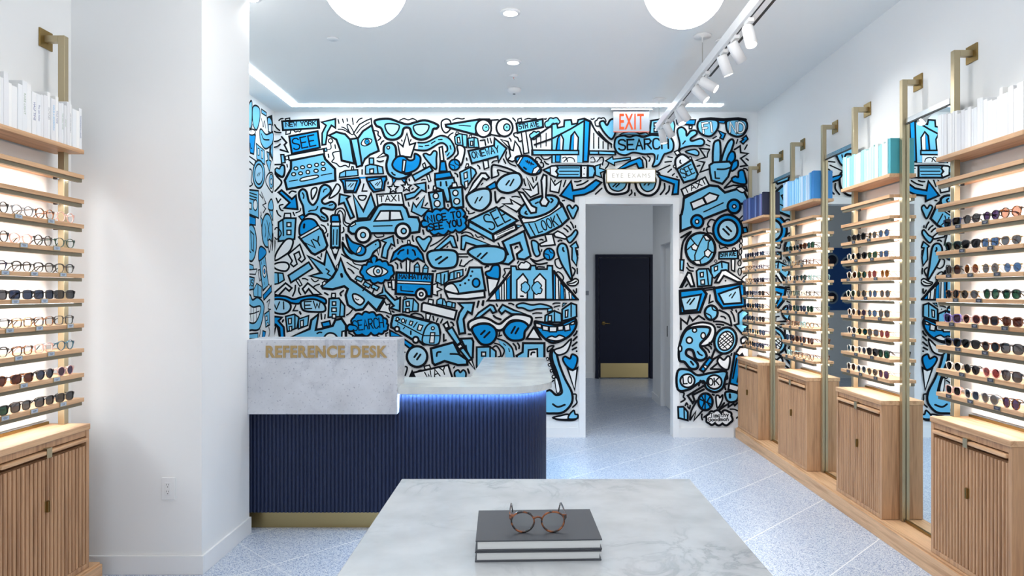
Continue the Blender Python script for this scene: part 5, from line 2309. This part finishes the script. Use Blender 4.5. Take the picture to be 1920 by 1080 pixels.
def book(side, y0, t, h, dpt, cloth, label, group, title=None, front=0.160):
    r = thing('book', label, 'book', (fx(side, front - dpt / 2), y0 + t / 2, BOOKZ + 0.0003), group)
    c = min(0.0022, t * 0.12)
    z0 = BOOKZ + 0.0003
    X = lambda a, e: xr(side, a, e)
    b = MB()
    b.box(*X(front - dpt, front), y0, y0 + c, z0, z0 + h)
    b.box(*X(front - dpt, front), y0 + t - c, y0 + t, z0, z0 + h)
    b.box(*X(front - c, front), y0 + c, y0 + t - c, z0, z0 + h)
    b.build('cover', cloth, r, bevel=0.0007)
    b = MB()
    b.box(*X(front - dpt + 0.003, front - c - 0.0003), y0 + c + 0.0002, y0 + t - c - 0.0002, z0 + 0.003, z0 + h - 0.003)
    b.build('page_block', M['paper'], r)
    if title:
        txt, ink, frac = title
        sx = 1 if side == 'L' else -1
        xx_ = fx(side, front + 0.0004)
        rot = Euler((0, math.pi / 2, 0)).to_matrix()
        # spine lettering runs top to bottom and faces the room
        ex, ez = Vector((0, 0, -1)), Vector((sx, 0, 0))
        ey = ez.cross(ex)
        R = Matrix((ex, ey, ez)).transposed()
        size = min(t * 0.62, h * frac / max(4, len(txt)) * 1.75)
        o = text_obj('spine_title', txt, size, INK[ink], r, (xx_, y0 + t / 2, z0 + h * 0.55), R.to_euler(), 0.0002)
    return r

for side, yn, yf, where, kind in SPOTS:
    rnd = random.Random(hash_ := {'navy books': 3, 'light blue books': 4, 'teal books': 5, 'right white books': 6, 'left white books': 8}[where])
    y_end = (yf + 0.024) if side == 'L' else min(yf + 0.022, YB - 0.02)
    y_stop = yn - 0.002
    items = []
    y = y_end
    while y - y_stop > 0.018:
        t = rnd.choice([0.017, 0.021, 0.025, 0.029, 0.034]) if kind == 'white' else rnd.choice([0.018, 0.022, 0.027, 0.032])
        if y - t - y_stop < 0.02:
            t = y - y_stop - 0.0006
        y -= t
        items.append((y + 0.0003, t - 0.0006))
    nb = len(items)
    for k, (y0, t) in enumerate(items):
        last = k == nb - 1
        if kind == 'white':
            ci = rnd.randrange(4)
            h = rnd.uniform(0.185, 0.232)
        elif last:
            ci, h = 0, 0.216
        else:
            ci = rnd.randrange(1, len(CLOTH[kind]))
            h = rnd.uniform(0.196, 0.219)
        dpt = 0.135 if last else rnd.uniform(0.115, 0.135)
        title = TITLES.get(k) if (where == 'left white books') else None
        end = 'column end' if side == 'L' else 'mural end'
        pos = ORD[k] if k < 10 else ('%dth' % (k + 1) if k + 1 < 21 else '%dst' % (k + 1) if k + 1 == 21 else '%dnd' % (k + 1) if k + 1 == 22 else '%drd' % (k + 1) if k + 1 == 23 else '%dth' % (k + 1))
        shelf = {'left white books': 'left top shelf', 'right white books': 'nearest right top shelf', 'teal books': 'teal book shelf',
                 'light blue books': 'light blue book shelf', 'navy books': 'navy book shelf'}[where]
        lab = f"{SHADE[kind][ci]} book standing {pos} from the {end} of the {shelf}"
        if title and k in (0, 9):
            lab = {0: 'white book with navy spine title at the column end of the left shelf', 9: 'white book with light blue spine title on the left top shelf'}[k]
        book(side, y0, t, h, dpt, CLOTH[kind][ci], lab, 'books above the rack of ' + where, title, 0.164 - rnd.uniform(0, 0.006))

# ------------------------------------------------------------------ ceiling fittings
def ceil_at(px, py):
    z = (ZC - EYE) * F / (PY - py)
    return ((px - PX) * z / F, z)

def globe(px, py, z, label):
    x = (px - PX) * z / F
    h = EYE + (PY - py) * z / F
    R = 0.2
    r = thing('globe_pendant', label, 'pendant light', (x, z, h - R), 'white globe pendants')
    b = MB()
    b.lathe([(R * math.sin(math.pi * k / 24), -R * math.cos(math.pi * k / 24)) for k in range(25)], (x, z, h), n=40)
    b.build('globe', M['globe'], r)
    b = MB()
    b.lathe([(0.0, R - 0.004), (0.05, R - 0.004), (0.05, R + 0.03), (0.012, R + 0.036), (0.012, ZC - h - 0.03)], (x, z, h), n=20)
    b.build('stem', M['brass'], r)
    b = MB()
    b.lathe([(0.012, ZC - h - 0.03), (0.07, ZC - h - 0.022), (0.07, ZC - h - 0.0005), (0, ZC - h - 0.0005)], (x, z, h), n=24)
    b.build('ceiling_rose', M['brass'], r)
globe(685, -34, 3.24, 'large white glowing globe pendant above the desk side of the room')
globe(1284, -28, 3.30, 'large white glowing globe pendant beside the track spotlights')

def lamp(kind, name, parent, loc, rot, power, size=0.05, spot=1.6, colr=(1, 0.97, 0.93)):
    d = bpy.data.lights.new(name, kind)
    d.energy = power
    d.color = colr
    if kind == 'SPOT':
        d.spot_size = spot
        d.spot_blend = 0.6
        d.shadow_soft_size = size
    elif kind == 'AREA':
        d.shape = 'DISK'
        d.size = size
    o = bpy.data.objects.new(name, d)
    COL.objects.link(o)
    o.parent = parent
    p = ORG[parent.name]
    o.location = (loc[0] - p[0], loc[1] - p[1], loc[2] - p[2])
    o.rotation_euler = rot
    return o

def downlight(x, y, label, power=W_DOWN):
    r = thing('recessed_downlight', label, 'downlight', (x, y, ZC - 0.014), 'recessed ceiling downlights')
    b = MB()
    b.lathe([(0.047, 0.0), (0.064, 0.002), (0.068, 0.0135), (0.047, 0.0135), (0.047, 0.0)], (x, y, ZC - 0.014), n=32)
    b.build('trim_ring', M['white_plastic'], r)
    b = MB()
    b.lathe([(0.0, 0.004), (0.0465, 0.004), (0.0465, 0.0135), (0, 0.0135)], (x, y, ZC - 0.014), n=32)
    b.build('light_lens', M['downlight'], r)
    lamp('SPOT', 'downlight_beam', r, (x, y, ZC - 0.03), (0, 0, 0), power, 0.04, 2.2)
p = ceil_at(957, 22)
downlight(*p, 'recessed round downlight between the two globe pendants')
p = ceil_at(962, 115)
downlight(*p, 'recessed round downlight halfway to the mural, above the ceiling detectors')
p = ceil_at(470, -6)
downlight(*p, 'recessed round downlight cut by the top of the column')
for x, y in ((-0.12, 2.4), (-1.55, 2.6), (1.5, 2.2), (-0.12, 0.9)):
    downlight(x, y, 'added unseen fill downlight further forward in the shop ceiling', 7.0)  # out of view, added as extra light for the front of the shop
b = MB()
h_l = thing('recessed_downlight', 'added unseen fill light in the hall beyond the doorway', 'downlight', (0.1, 8.6, ZC - 0.014))  # fill lamp out of sight, added to brighten the hall
b.lathe([(0, 0), (0.06, 0), (0.066, 0.0135), (0, 0.0135)], (0.1, 8.6, ZC - 0.014), n=24)
b.build('light_lens', M['downlight'], h_l)
lamp('SPOT', 'hall_fill_beam', h_l, (0.1, 8.6, ZC - 0.03), (0, 0, 0), W_HALL_FILL, 0.06, 2.6, (0.93, 0.97, 1.0))

def cap(px, py, r0, label, name='sprinkler_cover', cat='ceiling cap'):
    x, y = ceil_at(px, py)
    b = MB()
    b.lathe([(0, -0.008), (r0 * 0.96, -0.008), (r0, -0.005), (r0, -0.0005), (0, -0.0005)], (x, y, ZC), n=32)
    tag(b.build(name, M['white_plastic']), label, cat)
cap(624, 72, 0.042, 'small round white ceiling cap left of the globe pendant')
cap(1352, 76, 0.042, 'small round white ceiling cap behind the track spotlights')
x, y = ceil_at(963, 141)
sp = thing('fire_sprinkler', 'tiny sprinkler head with red bulb between downlight and detector', 'sprinkler', (x, y, ZC - 0.035))
b = MB()
b.lathe([(0, 0.018), (0.034, 0.026), (0.036, 0.0345), (0, 0.0345)], (x, y, ZC - 0.035), n=24)
b.lathe([(0, 0.0), (0.011, 0.0), (0.011, 0.002), (0, 0.002)], (x, y, ZC - 0.035), n=16)
b.build('body', M['white_plastic'], sp)
b = MB()
b.lathe([(0, 0.003), (0.003, 0.005), (0.003, 0.016), (0, 0.018)], (x, y, ZC - 0.035), n=10)
b.build('bulb', mat('sprinkler_red', srgb(200, 30, 30), 0.3), sp)
x, y = ceil_at(964, 167)
sd = thing('smoke_detector', 'white domed smoke detector on the ceiling near the light line', 'detector', (x, y, ZC - 0.045))
b = MB()
b.lathe([(0, 0.0), (0.03, 0.002), (0.05, 0.014), (0.062, 0.030), (0.065, 0.0445), (0, 0.0445)], (x, y, ZC - 0.045), n=32)
b.build('dome', M['white_plastic'], sd)
b = MB()
b.lathe([(0, -0.004), (0.012, -0.003), (0.014, 0.0), (0, 0.0)], (x, y, ZC - 0.045), n=16)
b.build('sensor', mat('sensor_grey', srgb(90, 92, 98), 0.4), sd)

# ------------------------------------------------------------------ track with spotlights
TX0, TX1, TZ0, TZ1 = 1.235, 1.330, 3.060, 3.125
track = thing('light_track', 'long white suspended light track with dark slots running towards the mural', 'light track', (1.28, 4.4, TZ0))
b = MB()
b.box(TX0, TX1, 1.4, 6.62, TZ0, TZ1)
b.build('rail', M['white_plastic'], track, bevel=0.003)
b = MB()
b.box(TX0 + 0.026, TX0 + 0.036, 1.4, 6.60, TZ0 - 0.0006, TZ0 + 0.0004)
b.build('slot', M['slot'], track)
b = MB()
b.box(TX1 - 0.022, TX1 - 0.004, 1.4, 4.95, TZ0 - 0.0006, TZ0 + 0.0004)
b.build('slot', M['slot'], track)
for y in (2.2, 4.94, 6.57):
    b = MB()
    b.tube([(1.262, y, TZ1 - 0.001), (1.262, y, ZC - 0.012)], 0.0016, 6)
    w = b.build('suspension_wire', M['profile'], track)
    b = MB()
    b.lathe([(0, -0.05), (0.006, -0.05), (0.006, -0.014), (0.062, -0.012), (0.065, -0.0005), (0, -0.0005)], (1.262, y, ZC), n=28)
    b.build('ceiling_plate', M['white_metal'], w)

def spot_head(y, aim, label):
    x = TX0 + 0.033
    zt_ = TZ0 - 0.0008
    r = thing('track_spotlight', label, 'spotlight', (x, y, zt_ - 0.05), 'white track spotlights')
    a = Vector(aim).normalized()
    b = MB()
    b.box(x - 0.016, x + 0.016, y - 0.045, y + 0.045, zt_ - 0.022, zt_)
    b.tube([(x, y, zt_ - 0.022), (x, y, zt_ - 0.05)], 0.008, 10)
    b.build('adapter', M['white_metal'], r, bevel=0.002)
    c = Vector((x, y, zt_ - 0.075))
    R = 0.034
    b = MB()
    b.lathe([(0, -0.045), (R * 0.9, -0.045), (R, -0.037), (R, 0.088), (R * 0.88, 0.088), (R * 0.84, 0.081), (0, 0.080)], c, a, 28)
    b.build('lamp_body', M['white_metal'], r)
    b = MB()
    b.lathe([(0, 0.0815), (R * 0.83, 0.0815), (R * 0.83, 0.0855), (0, 0.0855)], c, a, 28)
    b.build('lens', M['spot_lens'], r)
    q = a.to_track_quat('-Z', 'Y')
    p_ = c + a * 0.094
    lamp('SPOT', 'spot_beam', r, p_, q.to_euler(), W_TRACK, 0.03, 1.35)
HEADS = [
 (2.95, (0.75, -0.15, -0.65), 'white track spotlight nearest the camera, cut by the picture top'),
 (3.92, (0.05, -0.38, -0.92), 'white track spotlight whose bright lens faces down beside the right globe'),
 (4.18, (0.55, 0.25, -0.80), 'second white track spotlight, tucked behind the downward facing one'),
 (4.42, (0.35, 0.05, -0.93), 'white track spotlight just before the wire, pointing down and right'),
 (4.86, (0.72, -0.38, -0.58), 'white track spotlight below the wire with its lens towards the right wall'),
 (5.08, (0.60, -0.30, -0.74), 'white track spotlight with glaring lens in front of the light line'),
 (5.62, (0.60, 0.20, -0.76), 'white track spotlight crossing the light line, facing away'),
 (5.72, (0.22, -0.30, -0.92), 'white track spotlight with bright lens above the pale sunglasses doodle'),
 (6.20, (0.45, 0.20, -0.85), 'white track spotlight near the far track end in front of the word SEARCH'),
 (6.44, (0.15, 0.0, -0.98), 'last white track spotlight at the far end of the track'),
]
for y, aim, lab in HEADS:
    spot_head(y, aim, lab)

# ------------------------------------------------------------------ signs
ye = 6.93
ex0, ex1 = (1150 - PX) * ye / F, (1217 - PX) * ye / F
ez0, ez1 = EYE + (PY - 248) * ye / F, ZC - 0.022
ext = thing('exit_sign', 'clear EXIT sign with orange red letters hanging from the ceiling', 'exit sign', ((ex0 + ex1) / 2, ye, ez0))
b = MB()
b.box(ex0 - 0.03, ex1 + 0.03, ye - 0.05, ye + 0.05, ZC - 0.02, ZC - 0.0005)
b.build('ceiling_canopy', M['chrome'], ext, bevel=0.003)
b = MB()
b.box(ex0, ex1, ye - 0.005, ye + 0.005, ez0, ez1)
b.build('acrylic_panel', M['exit_panel'], ext)
b = MB()
b.box(ex0, ex1, ye - 0.006, ye - 0.0052, ez0, ez0 + 0.006)
b.build('red_edge', M['exit_red'], ext)
text_obj('lettering', 'EXIT', 0.225, M['exit_red'], ext, ((ex0 + ex1) / 2, ye - 0.0062, (ez0 + ez1) / 2 - 0.008), (math.pi / 2, 0, 0), 0.001, 0.5, 0.004, 1.14)

ysn = 6.96
sx0, sx1 = (1137.5 - PX) * ysn / F, (1229 - PX) * ysn / F
sz0, sz1 = EYE + (PY - 342) * ysn / F, EYE + (PY - 317) * ysn / F
sg = thing('eye_exams_sign', 'white lit EYE EXAMS box sign with brass edge over the doorway', 'sign', ((sx0 + sx1) / 2, YB - 0.04, sz0))
b = MB()
b.box(sx0, sx1, ysn, YB - 0.001, sz0, sz0 + 0.008)
b.box(sx0, sx1, ysn, YB - 0.001, sz1 - 0.004, sz1)
b.box(sx0, sx0 + 0.004, ysn, YB - 0.001, sz0 + 0.008, sz1 - 0.004)
b.box(sx1 - 0.004, sx1, ysn, YB - 0.001, sz0 + 0.008, sz1 - 0.004)
b.build('brass_case', M['kick'], sg)
b = MB()
b.box(sx0 + 0.0045, sx1 - 0.0045, ysn + 0.002, ysn + 0.01, sz0 + 0.0085, sz1 - 0.0045)
b.build('sign_face', M['sign_face'], sg)
for word, xw in (('EYE', sx0 + 0.112), ('EXAMS', sx0 + 0.330)):
    text_obj('lettering', word, 0.062, M['sign_text'], sg, (xw, ysn + 0.0015, (sz0 + sz1) / 2), (math.pi / 2, 0, 0), 0.0004, 1.0, -0.001, 1.32)

# ------------------------------------------------------------------ power outlet on the column
ox0, ox1 = (304 - PX) * YC0 / F, (329 - PX) * YC0 / F
oz0, oz1 = EYE + (PY - 936.5) * YC0 / F, EYE + (PY - 895) * YC0 / F
oc, ozm = (ox0 + ox1) / 2, (oz0 + oz1) / 2
out = thing('power_outlet', 'white double power outlet low on the column', 'outlet', (oc, YC0, oz0))
b = MB()
b.box(ox0, ox1, YC0 - 0.006, YC0 - 0.0003, oz0, oz1)
b.build('faceplate', M['white_plastic'], out, bevel=0.002)
b = MB()
b.box(oc - 0.0165, oc + 0.0135, YC0 - 0.0085, YC0 - 0.0061, ozm - 0.034, ozm + 0.034)
so = b.build('socket', M['white_plastic'], out, bevel=0.0015)
b = MB()
for dz in (0.018, -0.018):
    b.box(oc - 0.0085, oc - 0.0065, YC0 - 0.0089, YC0 - 0.0086, ozm + dz, ozm + dz + 0.009)
    b.box(oc + 0.0035, oc + 0.0055, YC0 - 0.0089, YC0 - 0.0086, ozm + dz, ozm + dz + 0.008)
    b.box(oc - 0.004, oc + 0.001, YC0 - 0.0089, YC0 - 0.0086, ozm + dz - 0.01, ozm + dz - 0.0055)
b.build('slots', M['slot'], so)

# ------------------------------------------------------------------ hall details
ps = thing('wall_poster', 'blue poster of dark lens shapes in the hall, seen in the mirror', 'poster', (-0.85, YH - 0.004, 1.18))
b = MB()
b.box(-1.35, -0.35, YH - 0.012, YH - 0.001, 1.18, 2.26)
b.build('board', M['poster'], ps)
b = MB()
for k, (cx_, cz_, m_) in enumerate(((-1.18, 1.40, 1), (-0.98, 1.40, 1), (-0.70, 1.40, 1), (-0.50, 1.40, 1), (-1.18, 2.0, 1), (-0.98, 2.0, 1), (-0.70, 2.05, 1), (-0.50, 2.05, 1))):
    b.lathe([(0, 0), (0.115, 0), (0.115, 0.001), (0, 0.001)], (cx_, YH - 0.0132, cz_), (0, 1, 0), 24, 0)
    b.lathe([(0, 0), (0.085, 0), (0.085, 0.001), (0, 0.001)], (cx_, YH - 0.0145, cz_), (0, 1, 0), 24, 1)
b.build('lens_shapes', [M['poster_pale'], M['poster_dark']], ps)
sn = MB()
sn.box(0.90, 1.055, YH - 0.008, YH - 0.0005, 1.52, 1.98)
sn.box(0.90, 1.055, YH - 0.010, YH - 0.0081, 1.44, 1.515, 1)
tag(sn.build('wall_sign', [M['trim'], mat('grey_plate', srgb(150, 154, 162), 0.5)]), 'pale plate on the hall wall left of the navy door', 'sign')
